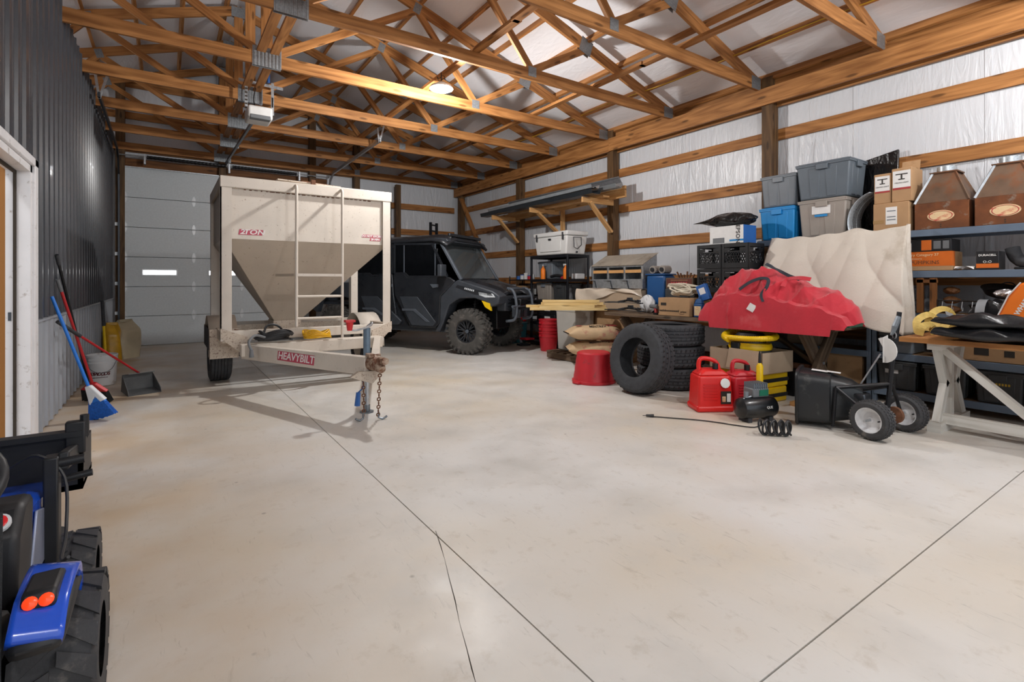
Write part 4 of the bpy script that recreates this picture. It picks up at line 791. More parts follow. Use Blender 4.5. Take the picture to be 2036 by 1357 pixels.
def trim(name, label, p0, p1, prof, m):
    p0 = Vector(p0); t = thing(name, label, 'metal trim', p0, 0, trm); d = Vector(p1)-p0
    mb = MB(); n = len(prof); mb.add([(a, 0, b) for a, b in prof]+[(a+d.x, d.y, b+d.z) for a, b in prof], [(i, i+1, n+i+1, n+i) for i in range(n-1)])
    mb.build('channel', m, t, solid=.004); return t
pm('trim_dark', '#33383d', .3, .5, .1, 5); pm('trim_silver', '#b9bfc3', .22, .7, .1, 6); pm('vent_grey', '#77777a', .5, .2, .15, 20)
trim('metal_trim', 'wide dark steel channel at the bottom of the wall rack', (5.72, 9.5, 2.62), (5.66, 5.95, 2.62), [(-.09, .07), (-.07, 0), (.1, 0), (.12, .07)], 'trim_dark')
trim('metal_trim', 'bright galvanised ribbed channel nearest the edge of the wall rack', (5.76, 9.25, 2.71), (5.70, 6.0, 2.72), [(-.09, .05), (-.08, 0), (-.03, 0), (-.02, .02), (.02, .02), (.03, 0), (.08, 0), (.09, .05)], 'trim_silver')
trim('metal_trim', 'silver corner flashing on top of the rack with black clip', (5.98, 9.2, 2.67), (5.95, 5.72, 2.71), [(-.08, .06), (-.06, 0), (.0, .03), (.06, 0), (.08, .09)], 'trim_silver')
vn = thing('vent_strip', 'long brown grey ridge vent strip lying at the back of the rack', 'vent strip', (6.12, 7.45, 2.80))
MB().box((0, 0, .05), (.03, 3.2, .17), (0, R(-35), 0)).build('strip', 'vent_grey', vn); MB().box((-.06, 0, .105), (.012, 3.2, .018), (0, R(-35), 0)).build('edge', 'trim_silver', vn)
# ================================================================ BLACK SHELF ZONE
r1 = rack('shelf_rack', 'black steel shelving unit with a white cooler on top', 5.87, 6.36, 6.88, 7.95, (.08, .45, .86, 1.26, 1.70), 1.698, 'shelf_black', .035, .05, 'shelf_black')
r2 = rack('shelf_rack', 'small black wire shelving unit behind the red tool crate', 6.0, 6.33, 8.12, 8.9, (.1, .55, .95, 1.26), 1.33, 'shelf_black', .02, .02, 'shelf_black')
ck = thing('cooler', 'large white rotomolded cooler standing on the black shelf', 'cooler', (6.05, 7.30, 1.703))
pm('cooler_white', '#e3e3e1', .5, 0, .03, 4)
MB().frus(0, (-.22, .22, -.43, .43), .33, (-.245, .245, -.48, .48)).build('body', 'cooler_white', ck, bevel=.025, seg=3); MB().bx(-.255, .255, -.495, .495, .335, .415).build('lid', 'cooler_white', ck, bevel=.02, seg=3)
MB().bx(-.243, -.232, -.30, .30, .06, .27).build('front_panel', 'cooler_white', ck, bevel=.01); MB().bx(-.262, -.252, -.04, .03, .265, .295).build('badge', 'black_plastic_hard', ck)
for y in (-.38, .38): MB().bx(-.268, -.245, y-.018, y+.018, .26, .39).build('latch', 'rubber', ck, bevel=.004)
MB().tube([(-.10, -.495, .30), (-.10, -.505, .12), (-.02, -.505, .09), (.08, -.5, .17), (.08, -.495, .30)], .008, 8, True).build('rope_handle', 'rubber', ck); MB().cyl((-.0, -.455, .04), (-.0, -.475, .04), .018, n=12).build('drain_plug', 'rubber', ck)
tote('latch_tote', 'grey tote with latches on the upper black shelf', 5.98, 6.32, 7.45, 7.9, 1.262, 1.60, 'tote_grey'); 
tote('storage_tote', 'grey tote on the middle black shelf', 5.92, 6.3, 7.42, 7.88, .862, 1.2, 'tote_taupe', lid='tote_grey'); tote('storage_tote', 'black tote beside the grey one on the middle shelf', 5.92, 6.3, 6.98, 7.38, .862, 1.19, 'tote_dark')
bottle('spray_bottle', 'orange spray bottle at the edge of the black shelf', (5.90, 7.62, 1.262), .045, .27, 'orange_bright', 'white_plastic', True); bottle('spray_bottle', 'orange spray bottle with white trigger beside the air gun', (5.93, 7.0, 1.262), .045, .27, 'orange_bright', 'white_plastic', True)
obj_box('white_tub', 'small white plastic tub on the black shelf', 'tub', 6.1, 6.3, 6.9, 7.06, 1.262, 1.36, 'bucket_white', bevel=.01)
g = thing('air_gun', 'black power tool with red trigger lying on the shelf', 'power tool', (5.95, 7.26, 1.265)); MB().tube(smoothpath([(-.02, .16, .04), (0, .05, .06), (0, -.1, .05), (.02, -.2, .04)], 4), [.03]*13, 8).build('barrel', 'black_plastic_hard', g, smooth=True); MB().bx(-.02, .02, -.18, -.12, .0, .05).build('handle', 'red_plastic', g, bevel=.006)
for i, (yy, hh, cc) in enumerate(((8.55, .1, 'bucket_white'), (8.42, .13, 'label_white'), (8.3, .08, 'red_plastic'), (8.2, .1, 'bucket_white'), (8.68, .07, 'plug_blue'))):
    t = thing('jar', ['white jar on the small wire shelf', 'tall white tin on the small wire shelf', 'red tin on the small wire shelf', 'white tub on the small wire shelf next to the black posts', 'short blue can on the small wire shelf'][i], 'jar', (6.08, yy, 1.262)); MB().lathe([(0, 0), (.045, 0), (.045, hh*.85), (0, hh*.85)], 16).build('body', cc, t, smooth=True); MB().lathe([(.047, hh*.82), (.047, hh), (0, hh)], 16).build('lid', 'plug_blue' if i % 2 == 0 else 'white_plastic', t, smooth=True)
carton('carton', 'small brown carton on the wire shelf', 6.05, 6.28, 8.5, 8.72, .952, 1.13); obj_box('switch_box', 'white electrical box on the wire shelf', 'box', 6.05, 6.25, 8.2, 8.4, .952, 1.07, 'label_white', bevel=.01)
tote('storage_tote', 'teal tote on the floor under the red tool crate', 5.56, 5.97, 8.2, 8.7, 0, .42, 'teal_plastic', lid='tote_grey', ribs=False)
rc = obj_box('tool_crate', 'red plastic tool crate full of pry tools', 'tool crate', 5.57, 5.95, 8.22, 8.68, .422, .68, 'red_bright', bevel=.02); MB().bx(-.202, -.198, -.14, .14, .06, .18).build('grille', 'black_plastic_hard', rc); 
for i in range(7): MB().prism([(-.05, 0), (.05, 0), (.01, .11), (-.02, .10)], (-.15+.1*(i % 3), -.18+.055*i, .258), (1, .3, 0), (0, 0, 1), (.0, .02, 0)).build('tool_head', 'red_plastic' if i % 2 else 'rust', rc)
for i, z in enumerate((.452, .60)):
    t = obj_box('drawer_bin', ['black drawer bin on the lower black shelf', 'black drawer bin on top of the other bin'][i], 'bin', 5.92, 6.3, 7.3, 7.85, z, z+.145, 'black_plastic_hard', bevel=.008); face(t, 'x-', .45, .75, .45, .75, 'label_white')
hv = thing('hand_truck', 'grey curved hand truck frame beside the teal tote', 'hand truck', (5.66, 8.0, 0)); MB().tube(smoothpath([(.1, .16, .42), (-.02, .15, .36), (-.06, .0, .2), (-.06, -.1, .05)], 5), .03, 8).build('frame', 'tote_grey', hv, smooth=True); MB().bx(-.14, .06, -.22, -.05, .0, .03).build('toe_plate', 'steel_dark', hv); MB().bx(-.1, .1, -.3, -.1, .12, .15).build('red_step', 'red_plastic', hv)
pd = thing('water_jug', 'pale blue plastic jug on the lumber side of the shelf', 'jug', (5.95, 6.92, .862)); MB().lathe([(0, 0), (.06, 0), (.06, .12), (.03, .17), (.03, .21), (0, .21)], 16).build('body', 'clear_plastic', pd, smooth=True); MB().cyl((0, 0, .2), (0, 0, .24), .035, n=12).build('cap', 'grey_plastic', pd)
# red buckets, tote on pallet, feed bags, tub
def bucket(par, z0, h, r0, r1, m):
    MB().lathe([(0, z0), (r0, z0), (r0+.004, z0+.01), (r1*.96, z0+h*.72), (r1, z0+h*.74), (r1, z0+h*.80), (r1*.975, z0+h*.81), (r1*.98, z0+h*.93), (r1*1.03, z0+h*.94), (r1*1.03, z0+h), (r1*.985, z0+h), (r1*.975, z0+h*.97), (r0*.99, z0+.012), (0, z0+.012)], 32).build('bucket', m, par, smooth=True, ang=25)
bs = [((5.56, 7.03, 0), 0), ((5.56, 7.03, .112), 1), ((5.56, 7.03, .224), 2)]
for (loc, k) in bs:
    t = thing('bucket', ['red bucket at the bottom of the nested bucket stack', 'red bucket in the middle of the nested bucket stack', 'red bucket at the top of the nested bucket stack'][k], 'bucket', loc); bucket(t, .002, .33, .136, .168, 'red_plastic')
    MB().bx(-.185, -.165, -.03, .03, .26, .29).build('handle_lug', 'red_plastic', t)
t = thing('bucket', 'red bucket standing alone behind the pale tote', 'bucket', (5.90, 6.66, 0)); bucket(t, .002, .4, .14, .165, 'red_plastic'); MB().bx(-.185, -.165, -.03, .03, .28, .31).build('handle_lug', 'red_plastic', t)
pl = thing('pallet', 'weathered wooden pallet under the pale tote and feed bags', 'pallet', (5.32, 5.85, 0))
for x in (-.27, 0, .27): MB().beam((x, -.55, .055), (x, .55, .055), .04, .09).build('stringer', 'barn_wood', pl)
for i in range(7): MB().beam((-.31, -.5+i*.166, .112), (.31, -.5+i*.166, .112), .09, .018).build('deck_board', 'barn_wood', pl)
tote('storage_tote', 'pale grey open tote standing on the pallet', 5.2, 5.63, 5.92, 6.4, .122, .785, 'tote_light', ribs=False)
def feedbag(label, loc, rz, L, Wd, h, seed):
    random.seed(seed); p = [random.uniform(0, 6) for _ in range(5)]; t = thing('feed_bag', label, 'feed bag', loc, rz)
    def f(u, v):
        a = 2*PI*u; c, s = math.cos(a), math.sin(a); x = (v-.5)*L; e = 1-abs(2*v-1)**5; e2 = 1-.15*abs(2*v-1)**3
        y = (abs(c)**.65*(1 if c > 0 else -1))*Wd/2*e2*(1+.03*math.sin(9*v+p[0])); z = h/2*(1+(abs(s)**.7*(1 if s > 0 else -1))*max(e, .08)*(1+.07*math.sin(7*v+3*c+p[1])+.05*math.sin(11*v-5*c+p[2])))
        return (x, y, z)
    b = MB().grid(f, 32, 22).build('bag', 'feed_paper', t, smooth=True)
    for sgn in (-1, 1): MB().bx(sgn*L/2-.012, sgn*L/2+.012, -Wd*.42, Wd*.42, h/2-.006, h/2+.006).build('seam', 'ink_dark', t)
    text('lettering', 'MINTREX 5', .06, 'ink_dark', t, (.05, -Wd*.30, h*.98), (R(38), 0, 0), .001, bold=.001); 
    MB().cyl((-.22, 0, h*.99), (-.22, 0, h*1.0), .05, n=6).build('logo_patch', 'ink_red', t); MB().box((.22, .05, h*.985), (.22, Wd*.55, .006), (R(0), 0, 0)).build('print_panel', 'ink_red', t); return t
feedbag('brown feed bag with red print lying on top of the other bag', (5.12, 5.42, .375), R(-28), .80, .42, .20, 3); feedbag('lower brown feed bag slumped on the pallet', (5.16, 5.44, .14), R(-34), .82, .44, .20, 5)
tb = thing('tub', 'red rubber tub turned upside down beside the tyres', 'tub', (4.27, 4.52, 0)); pr_ = [(.255, .0), (.262, .005), (.262, .03), (.245, .035)]+[(.243-.045*i/7+(.003 if i % 2 else 0), .04+.31*i/7) for i in range(8)]+[(.18, .365), (0, .368)]
MB().lathe(pr_, 40).build('body', 'red_plastic', tb, smooth=True, ang=20); MB().bx(-.30, -.25, -.05, .05, .004, .03).build('handle', 'red_plastic', tb, bevel=.008)
# lumber pile
L0 = Vector((4.44, 6.05, 0)); LD = Vector((.78, -.62, 0)).normalized(); LNn = Vector((.62, .78, 0)).normalized()
LBs = [(0, 1.12, 0, .14, 0), (.06, 1.06, .15, .14, 0), (.14, .80, -.02, .09, 1), (-.06, 1.0, .08, .09, 1), (.12, 1.0, .175, .09, 1), (.16, .92, .15, .14, 2), (.2, .78, .02, .09, 2), (.18, .84, .12, .09, 3)]
LB = []
for s0, ln, o, w, k in LBs:
    p = L0+LD*s0+LNn*o; q = L0+LD*(s0+ln)+LNn*o; z = .811+.037*k; LB.append(((p.x, p.y, z), (q.x, q.y, z), w))
LN = ['long pale board at the bottom back of the lumber pile', 'long pale board on the second layer of the lumber pile', 'short pale board with weathered end in the lumber pile', 'narrow board sticking out of the lumber pile over the buckets', 'narrow pale board at the bottom front of the lumber pile', 'wide pale board near the top of the lumber pile', 'short narrow board on the front of the lumber pile', 'narrow board on top of the lumber pile']
for (a, b, w), n in zip(LB, LN): tag(MB().beam(a, b, w, .036).build('lumber_board', 'pale_lumber'), n, 'board', 'boards in the lumber pile')
bxx = carton('carton', 'tall brown carton standing under the wrapped box', 5.68, 6.2, 5.24, 6.3, 0, .782)
wx = obj_box('wrapped_box', 'long pale box under clear plastic below the nest box', 'box', 5.52, 6.1, 4.86, 6.22, .79, 1.09, 'cardboard_pale', bevel=.01); pm('plastic_sheet', '#cdbfae', .25, 0, .08, 4, bump=.8, bscale=7)
def sheet(u, v):
    y = .70-1.38*u; a = v*.75; x = -.305+max(0, a-.25)*1.2; z = .30-.22*(max(0, .25-a)/.25)*(.6+.4*math.sin(u*5+1))+.008*math.sin(u*23+v*9)+.012
    if a <= .25: x = -.302-.012*math.sin(u*17+v*11)-.006
    return (x, y, z)
MB().grid(sheet, 40, 20).build('plastic_sheet', 'plastic_sheet', wx, smooth=True); face(wx, 'x-', .02, .1, .4, .9, 'label_white')
# ================================================================ LONG TABLE AND WHAT IS ON IT
tbl = thing('long_table', 'long weathered plank table on crossed legs', 'table', (5.45, 3.69, 0))
for i in range(3): MB().beam((-.235+.235*i, -1.49, .765), (-.235+.235*i, 1.49, .765), .228, .045).build('table_plank', 'barn_wood', tbl)
for y in (-1.19, 1.19):
    MB().beam((-.36, y, .03), (.27, y, .74), .14, .04, (0, 1, 0)) and None
    MB().beam((-.33, y-.022, .04), (.28, y-.022, .74), .14, .04, (0, 1, 0)).build('leg', 'barn_wood', tbl); MB().beam((.33, y+.022, .04), (-.28, y+.022, .74), .14, .04, (0, 1, 0)).build('leg', 'barn_wood', tbl)
    MB().cyl((0, y-.05, .39), (0, y-.042, .39), .016, n=10).build('bolt', 'galvanised', tbl)
    for x in (-.36, .36): MB().beam((x-.07, y, .02), (x+.07, y, .02), .14, .04).build('foot_block', 'pine_fresh', tbl)
MB().cyl((0, -1.19, .33), (0, 1.19, .33), .03, n=10).build('stretcher', 'rust', tbl); MB().beam((0, -1.19, .36), (0, -.6, .72), .04, .07, (1, 0, 0)).build('brace', 'barn_wood', tbl)
# tyres
def road_tyre(name, label, loc, rot, r=.375, w=.235, group=None):
    t = thing(name, label, 'tyre', loc, group=group, rot=rot); h = w/2; ri = .222
    pf = [(ri, -h*.78), (ri-.01, -h*.9), (ri+.012, -h*.98), (ri+.04, -h*1.0), (r-.07, -h*1.08), (r-.03, -h*1.0), (r-.010, -h*.82)]
    for i in range(5):
        y = -h*.80+h*1.6*i/5; pf += [(r-.002 if i in (0, 4) else r, y+.003), (r, y+h*.25), (r-.009, y+h*.262), (r-.009, y+h*.31)]
    pf += [(r-.010, h*.82), (r-.03, h*1.0), (r-.07, h*1.08), (ri+.04, h), (ri+.012, h*.98), (ri-.01, h*.9), (ri, h*.78), (ri+.08, h*.7), (r-.03, h*.5), (r-.03, -h*.5), (ri+.08, -h*.7), (ri, -h*.78)]
    b = MB().lathe(pf, 56, rot=(0, R(90), 0)).build('carcass', 'rubber', t, smooth=True, ang=30)
    mb = MB(); n = 44
    for i in range(n):
        a = 2*PI*i/n
        for x, l, da in ((-h*.72, h*.26, 0), (h*.72, h*.26, .5), (-h*.28, h*.24, .25), (h*.28, h*.24, .75)):
            q = a+da*2*PI/n; mb.box((x, math.cos(q)*(r-.001), math.sin(q)*(r-.001)), (l, .006, .012), (q, 0, .35))
    g = mb.build('tread_sipes', 'cable_black', b); g['kind'] = 'stuff'
    MB().lathe([(ri+.075, -h*1.055), (ri+.078, -h*1.075), (ri+.085, -h*1.05)], 48, rot=(0, R(90), 0)).build('sidewall_ring', 'rubber', b, smooth=True)
    return t
road_tyre('tyre', 'worn tyre leaning against the tyre stack', (4.25, 3.76, .378), (0, R(11), 0))
for i in range(3): road_tyre('tyre', ['tyre at the bottom of the stack beneath the table', 'tyre in the middle of the stack beneath the table', 'tyre at the top of the stack beneath the table'][i], (4.86, 3.86, .124+.241*i), (0, R(90), R(40*i)), w=.222)
# nest box
nb = thing('nest_box', 'galvanised three hole chicken nest box on the wrapped box', 'nest box', (5.68, 5.37, 1.113))
a = .5; MB().bx(-.14, .14, -a, a, 0, .012).build('base', 'galv_spangle', nb)
MB().prism([(-.15, 0), (.15, 0), (.15, .50), (-.15, .34)], (0, -a-.004, 0), (1, 0, 0), (0, 0, 1), (0, .006, 0)).build('end_panel', 'galvanised', nb); MB().prism([(-.15, 0), (.15, 0), (.15, .50), (-.15, .34)], (0, a, 0), (1, 0, 0), (0, 0, 1), (0, .006, 0)).build('end_panel', 'galvanised', nb)
pm('dusty_steel', '#9a9184', .6, .2, .15, 5, dirt=('#6d6152', .3, 4))
MB().add([(-.17, -a-.02, .335), (-.17, a+.02, .335), (.16, a+.02, .51), (.16, -a-.02, .51)], [(0, 1, 2, 3)]).build('sloped_roof', 'dusty_steel', nb, solid=.006)
MB().bx(.14, .15, -a, a, 0, .49).build('back_panel', 'galvanised', nb)
MB().bx(-.152, -.146, -a, a, 0, .135).build('front_panel', 'galvanised', nb); MB().bx(-.152, -.146, -a, a, .31, .338).build('top_strip', 'galvanised', nb)
for i in range(4): y = -a+i*2*a/3; MB().bx(-.153, -.146, y-.02, y+.02, .13, .335).build('divider_strip', 'galvanised', nb); MB().bx(-.14, .14, y-.003, y+.003, .01, .33).build('divider', 'galvanised', nb)
for i in range(3): y = -a+(i+.5)*2*a/3; MB().bx(-.16, -.145, y-.15, y+.15, .225, .27).build('perch_rail', 'pine_fresh', nb); MB().bx(-.175, -.15, y-.05+.16, y+.05+.16, .115, .13).build('bracket', 'galvanised', nb); MB().beam((-.158, y+.12, .12), (-.158, y+.08, .0), .006, .02, (1, 0, 0)).build('hinge_wire', 'steel_dark', nb)
for i in range(6): MB().cyl((-.10+.04*i, -a-.0045, .14), (-.10+.04*i, -a-.0065, .14), .006, n=8).build('vent_hole', 'joint_dark', nb)
# compound bows and hardware
def bow(label, loc, rz, L):
    t = thing('compound_bow', label, 'bow', loc, rz)
    MB().tube(smoothpath([(0, -L*.32, .03), (.04, -L*.15, .05), (.0, 0, .06), (.04, L*.15, .05), (0, L*.32, .03)], 4), .016, 8).build('riser', 'black_metal', t, smooth=True)
    for s in (-1, 1):
        MB().tube(smoothpath([(0, s*L*.32, .03), (-.03, s*L*.42, .03), (-.10, s*L*.5, .03)], 4), .011, 6).build('limb', 'black_plastic_hard', t, smooth=True)
        MB().lathe([(.02, -.006), (.045, -.006), (.045, .006), (.02, .006)], 18, (-.10, s*L*.5, .03)).build('cam', 'black_metal', t)
    MB().tube([(-.13, -L*.5, .03), (-.13, L*.5, .03)], .003, 5).tube([(-.09, -L*.5, .035), (-.11, L*.5, .035)], .003, 5).build('string', 'cable_black', t)
    MB().box((.06, .02, .07), (.05, .06, .05)).build('sight', 'steel_dark', t); MB().cyl((.04, -.12, .06), (.10, -.13, .05), .012, n=8).build('stabiliser', 'steel_dark', t); return t
bow('black compound bow lying at the left end of the table', (5.22, 4.84, .79), 0, .60); bow('dark compound bow lying against the parcel', (5.22, 4.85, .895), R(3), .56)
g = thing('drill', 'grey power drill lying in front of the bows', 'drill', (5.2, 4.375, .79), R(70)); MB().cyl((-.09, 0, .1), (.1, 0, .1), .032, .024, 12).build('body', 'grey_plastic', g, smooth=True); MB().box((-.04, 0, .045), (.045, .04, .09), (0, .2, 0)).build('handle', 'ink_red', g, bevel=.008); MB().box((-.05, 0, .012), (.08, .06, .024)).build('battery', 'black_plastic_hard', g)
pm('sack_white', '#d5d6d8', .5, 0, .05, 20, bump=.5, bscale=20, dirt=('#8f9296', .2, 16)); lump('paper_sack', 'white printed sack slumped below the nest box', 'sack', (5.435, 4.69, .79), .068, .12, .12, 'sack_white', 44)
# parcel with rope
az = obj_box('parcel', 'brown parcel carton printed with a smile logo full of rope', 'box', 5.13, 5.42, 3.80, 4.26, .79, 1.01, 'cardboard', bevel=.004)
ftext(az, 'x-', 'Touchdooowwwwn!', .038, .34, .28, 'ink_dark', bold=.0008); ftext(az, 'x-', 'prime', .036, .82, .25, 'ink_dark'); MB().tube([(-.1465, -.12-.03*math.cos(q)*1.2, .036-.012*math.sin(q)) for q in [PI*k/8 for k in range(9)]], .0014, 5).build('smile_logo', 'ink_dark', az); face(az, 'x-', .09, .27, .56, .72, 'ink_dark', 'print_panel'); face(az, 'x-', .0, .03, .1, .5, 'ink_dark', 'print_panel')
random.seed(21); pts = []
for i in range(90):
    a_ = i*.62+random.uniform(-.2, .2); rr = .12+.05*math.sin(i*.9); pts.append((5.30+.75*rr*math.cos(a_)*1.0, 4.0+1.0*rr*math.sin(a_*.93), 1.03+.055*abs(math.sin(i*.37))+.10*math.exp(-((i % 23)-11)**2/30)))
tag(MB().tube(smoothpath(pts, 3), .011, 6).build('rope', 'rope_white', smooth=True), 'thick white rope coiled on the brown parcel', 'rope')
t = obj_box('oil_box', 'blue box tilted on the rope', 'box', 5.23, 5.30, 3.60, 3.72, 1.0, 1.19, 'plug_blue', R(10)); t.rotation_euler = (R(-20), 0, R(10)); t.location.z = .99; face(t, 'x-', .2, .8, .4, .8, 'label_white')
ob = thing('oil_bottle', 'dark blue motor oil bottle beside the parcel', 'bottle', (5.18, 3.70, .79)); MB().frus(0, (-.03, .03, -.055, .055), .16, (-.03, .03, -.055, .055)).frus(.16, (-.03, .03, -.055, .055), .22, (-.018, .018, -.03, .01)).build('body', 'blue_plastic', ob, bevel=.008); MB().cyl((0, -.01, .22), (0, -.01, .245), .018, n=12).build('cap', 'blue_plastic', ob); MB().bx(-.0315, -.03, -.045, .045, .02, .13).build('label', 'sticker_cream', ob)
MB().tube([(0, .03, .15), (0, .05, .19), (0, .02, .215)], .008, 6).build('grip', 'blue_plastic', ob)
obj_box('battery_box', 'small black battery next to the oil bottle', 'battery', 5.13, 5.24, 3.48, 3.62, .79, .875, 'black_plastic_hard'); 
t = obj_box('blue_tote', 'dark blue drum shaped tote behind the bows', 'storage tote', 5.55, 5.78, 4.5, 4.82, .79, 1.30, 'blue_plastic', 0, .03); MB().bx(-.125, .125, -.17, .17, .51, .53).build('lid', 'blue_plastic', t, bevel=.01)
for i, y in enumerate((4.74, 4.58)):
    m_ = thing('motor', ['round grey electric motor on the blue tote', 'second smaller grey motor on the blue tote'][i], 'motor', (5.66, y, 1.322)); MB().cyl((-.07, 0, .055), (.07, 0, .055), .055, n=20).build('housing', 'tote_taupe', m_, smooth=True); MB().cyl((-.09, 0, .055), (-.07, 0, .055), .03, n=12).build('end_bell', 'steel_dark', m_); MB().bx(-.05, .05, -.04, .04, 0, .02).build('base', 'steel_dark', m_)
pm('old_wood_red', '#5d2b22', .7, 0, .25, 10)
obj_box('dark_case', 'dark green case under the old crate', 'case', 5.48, 5.78, 3.98, 4.44, .79, 1.12, 'tote_dark', bevel=.012)
t = obj_box('advert_crate', 'old wooden soda crate with red printed side', 'crate', 5.5, 5.76, 4.02, 4.44, 1.122, 1.26, 'barn_wood', bevel=.003, part='crate'); face(t, 'x-', .04, .96, .1, .9, 'old_wood_red', 'painted_panel'); [face(t, 'x-', .2+.09*i, .26+.09*i, .38+.05*(i % 2), .62, 'ink_red', 'worn_letter', .003) for i in range(7)]; [face(t, 'x-', .2, .82, v, v+.05, 'tape', 'worn_line', .003) for v in (.2, .75)]
for i in range(6): MB().tube([(-.08+.03*i, -.16+.06*i, .13), (-.05+.02*i, -.18+.07*i, .18+.02*(i % 3))], .012, 6).build('old_tool', 'rust', t)
t = carton('carton', 'brown carton behind the red bag with perforated print', 5.56, 5.80, 3.62, 3.95, .79, 1.08); 
def milk_crate(label, x, y, z):
    t = thing('milk_crate', label, 'crate', (x, y, z), 0, 'black milk crates'); h = .285; w = .16
    MB().bx(-w, w, -w, w, 0, .012).build('floor', 'black_plastic_hard', t)
    for k, (ux, uy) in enumerate(((1, 0), (-1, 0), (0, 1), (0, -1))):
        mb = MB(); o = Vector((ux*w, uy*w, 0)); tv = Vector((-uy, ux, 0))
        B = lambda u0, u1, z0, z1: mb.beam(o+tv*u0+Vector((0, 0, (z0+z1)/2)), o+tv*u1+Vector((0, 0, (z0+z1)/2)), .012, z1-z0)
        B(-w, w, 0, .06); B(-w, w, .245, h); B(-w, -.06, .20, .235); B(.06, w, .20, .235); B(-w, w, .185, .198)
        for s in (-1, 1): mb.beam(o+tv*s*(w-.012), o+tv*s*(w-.012)+Vector((0, 0, h)), .03, .016, (ux, uy, 0))
        for i in range(9):
            u = -.12+.03*i
            for s in (-1, 1): mb.beam(o+tv*(u-.05*s*.6)+Vector((0, 0, .06)), o+tv*(u+.05*s*.6)+Vector((0, 0, .19)), .006, .006)
        mb.build('lattice_side', 'black_plastic_hard', t)
    return t
k = 0
for z in (.79, 1.08, 1.37):
    for y in (3.76, 3.42):
        milk_crate(['black milk crate at the bottom of the stack against the brown carton', 'black milk crate at the bottom of the stack behind the red bag', 'black milk crate halfway up the stack behind the carton', 'black milk crate halfway up the stack behind the red bag', 'black milk crate on top of the stack under the white printer box', 'black milk crate on top of the stack beside the white canvas'][k], 5.62 if y == 3.42 else 5.62, y-.16 if False else y, z) if not (z < 1.0 and y > 3.6) else None; k += 1
ep = obj_box('printer_box', 'white printer carton with blue end and tape on the milk crates', 'box', 5.5, 5.76, 3.34, 3.78, 1.66, 1.87, 'label_white', bevel=.004); face(ep, 'y-', 0, 1, 0, 1, 'plug_blue', 'printed_end'); ftext(ep, 'x-', 'EPSON', .07, .84, .5, 'ink_dark', bold=.001).rotation_euler = (R(90), R(90), R(-90)); face(ep, 'x-', .60, 1.0, .12, .22, 'tote_blue', 'blue_tape'); face(ep, 'x-', .1, .45, .05, .35, 'grey_plastic', 'print_panel')
lump('plastic_bag', 'shiny black plastic bag lying on the printer box', 'bag', (5.64, 3.58, 1.872), .17, .30, .085, 'black_plastic', 5, 0, ((0.2, .98, .45),))
# red bag
rbx = thing('red_bag', 'large red fabric storage bag with black handles sprawled on the table', 'bag', (5.22, 2.75, .79))
yk = [(.75, .20), (.68, .38), (.52, .54), (.3, .60), (.05, .56), (-.2, .44), (-.36, .38), (-.5, .36), (-.58, .26), (-.68, .20), (-.73, .05)]
def zt_(y):
    for (a1, z1), (a2, z2) in zip(yk[:-1], yk[1:]):
        if a2 <= y <= a1: q = (y-a2)/(a1-a2); q = q*q*(3-2*q)*.5+q*.5; return z2+(z1-z2)*q
    return .05
def bagf(u, v):
    y = .75-1.48*v; h = zt_(y); a_ = PI*(1.0-u); e = min(1, (1-abs(2*v-1)**6))
    wf = .27*(.7+.3*e); cr = lambda t_: 1-2*abs(math.sin(t_))**.55; fold = .030*cr(11*v+4*u+.6*math.sin(5*u))+.026*cr(19*v-6*u+1.3+.5*math.sin(8*v))+.020*cr(8*u+9*v+.7)+.012*cr(37*v+11*u)
    x = -wf*math.cos(PI*u)*(1+fold*2.2)+.02; z = h*math.sin(PI*u)**.62*(1+fold*1.3)
    if u < .12: z = min(z, h*.5)-.085*(1-u/.12)*(1 if -.62 < y < .62 else .2); x = min(x, -.25)-.02*(1-u/.12)
    x = min(x, .13)
    return (x-.03, y+.03*math.sin(7*u+2), max(z, -.08 if u < .12 else .003))
MB().grid(bagf, 70, 150).build('fabric', 'red_fabric', rbx, smooth=True)
def strap(pts, name='handle_strap', w=.032):
    P_ = smoothpath(pts, 5); mb = MB(); vs = []
    for i, p in enumerate(P_):
        d = (P_[min(i+1, len(P_)-1)]-P_[max(i-1, 0)]).normalized(); n = Vector((-.8, -.35, .45)); s_ = d.cross(n).normalized()*w/2; vs += [p-s_, p+s_]
    return mb.add(vs, [(2*i, 2*i+1, 2*i+3, 2*i+2) for i in range(len(P_)-1)])
def onbag(px, py, off=.03): # a point on the front of the bag, found along the photo direction
    r = ray(px, py); best = None
    for i in range(200):
        t_ = 4.2+.012*i; p = Vector((t_*r[0], t_*r[1], CAM_H+t_*r[2])); q = p-Vector((5.22, 2.75, .79))
        if abs(q.y) < .74:
            h = max(zt_(q.y), .02); xx = (q.x+.01)/.27
            if abs(xx) < 1 and q.z < h*(1-xx*xx)**.31 and q.z > -.1: best = p-Vector((r[0], r[1], r[2]))*off/1.2; break
    return (best or Vector(onX(px, py, 5.0)))-Vector((5.22, 2.75, .79))
strap([onbag(x, y) for x, y in ((1470, 576), (1490, 562), (1512, 554), (1527, 556), (1525, 570), (1514, 586), (1518, 600))]).build('handle_strap', 'strap_black', rbx, solid=.004)
strap([onbag(x, y) for x, y in ((1523, 525), (1535, 531), (1552, 540), (1570, 549), (1590, 556))]).build('handle_strap', 'strap_black', rbx, solid=.004)
strap([onbag(x, y, .04) for x, y in ((1556, 570), (1566, 556), (1590, 553), (1612, 556))], w=.04).build('fabric_strap', 'red_fabric', rbx, solid=.006)
p0 = onbag(1494, 612, .035); MB().box(p0, (.004, .07, .075), (R(30), 0, R(20))).build('care_tag', 'label_white', rbx)
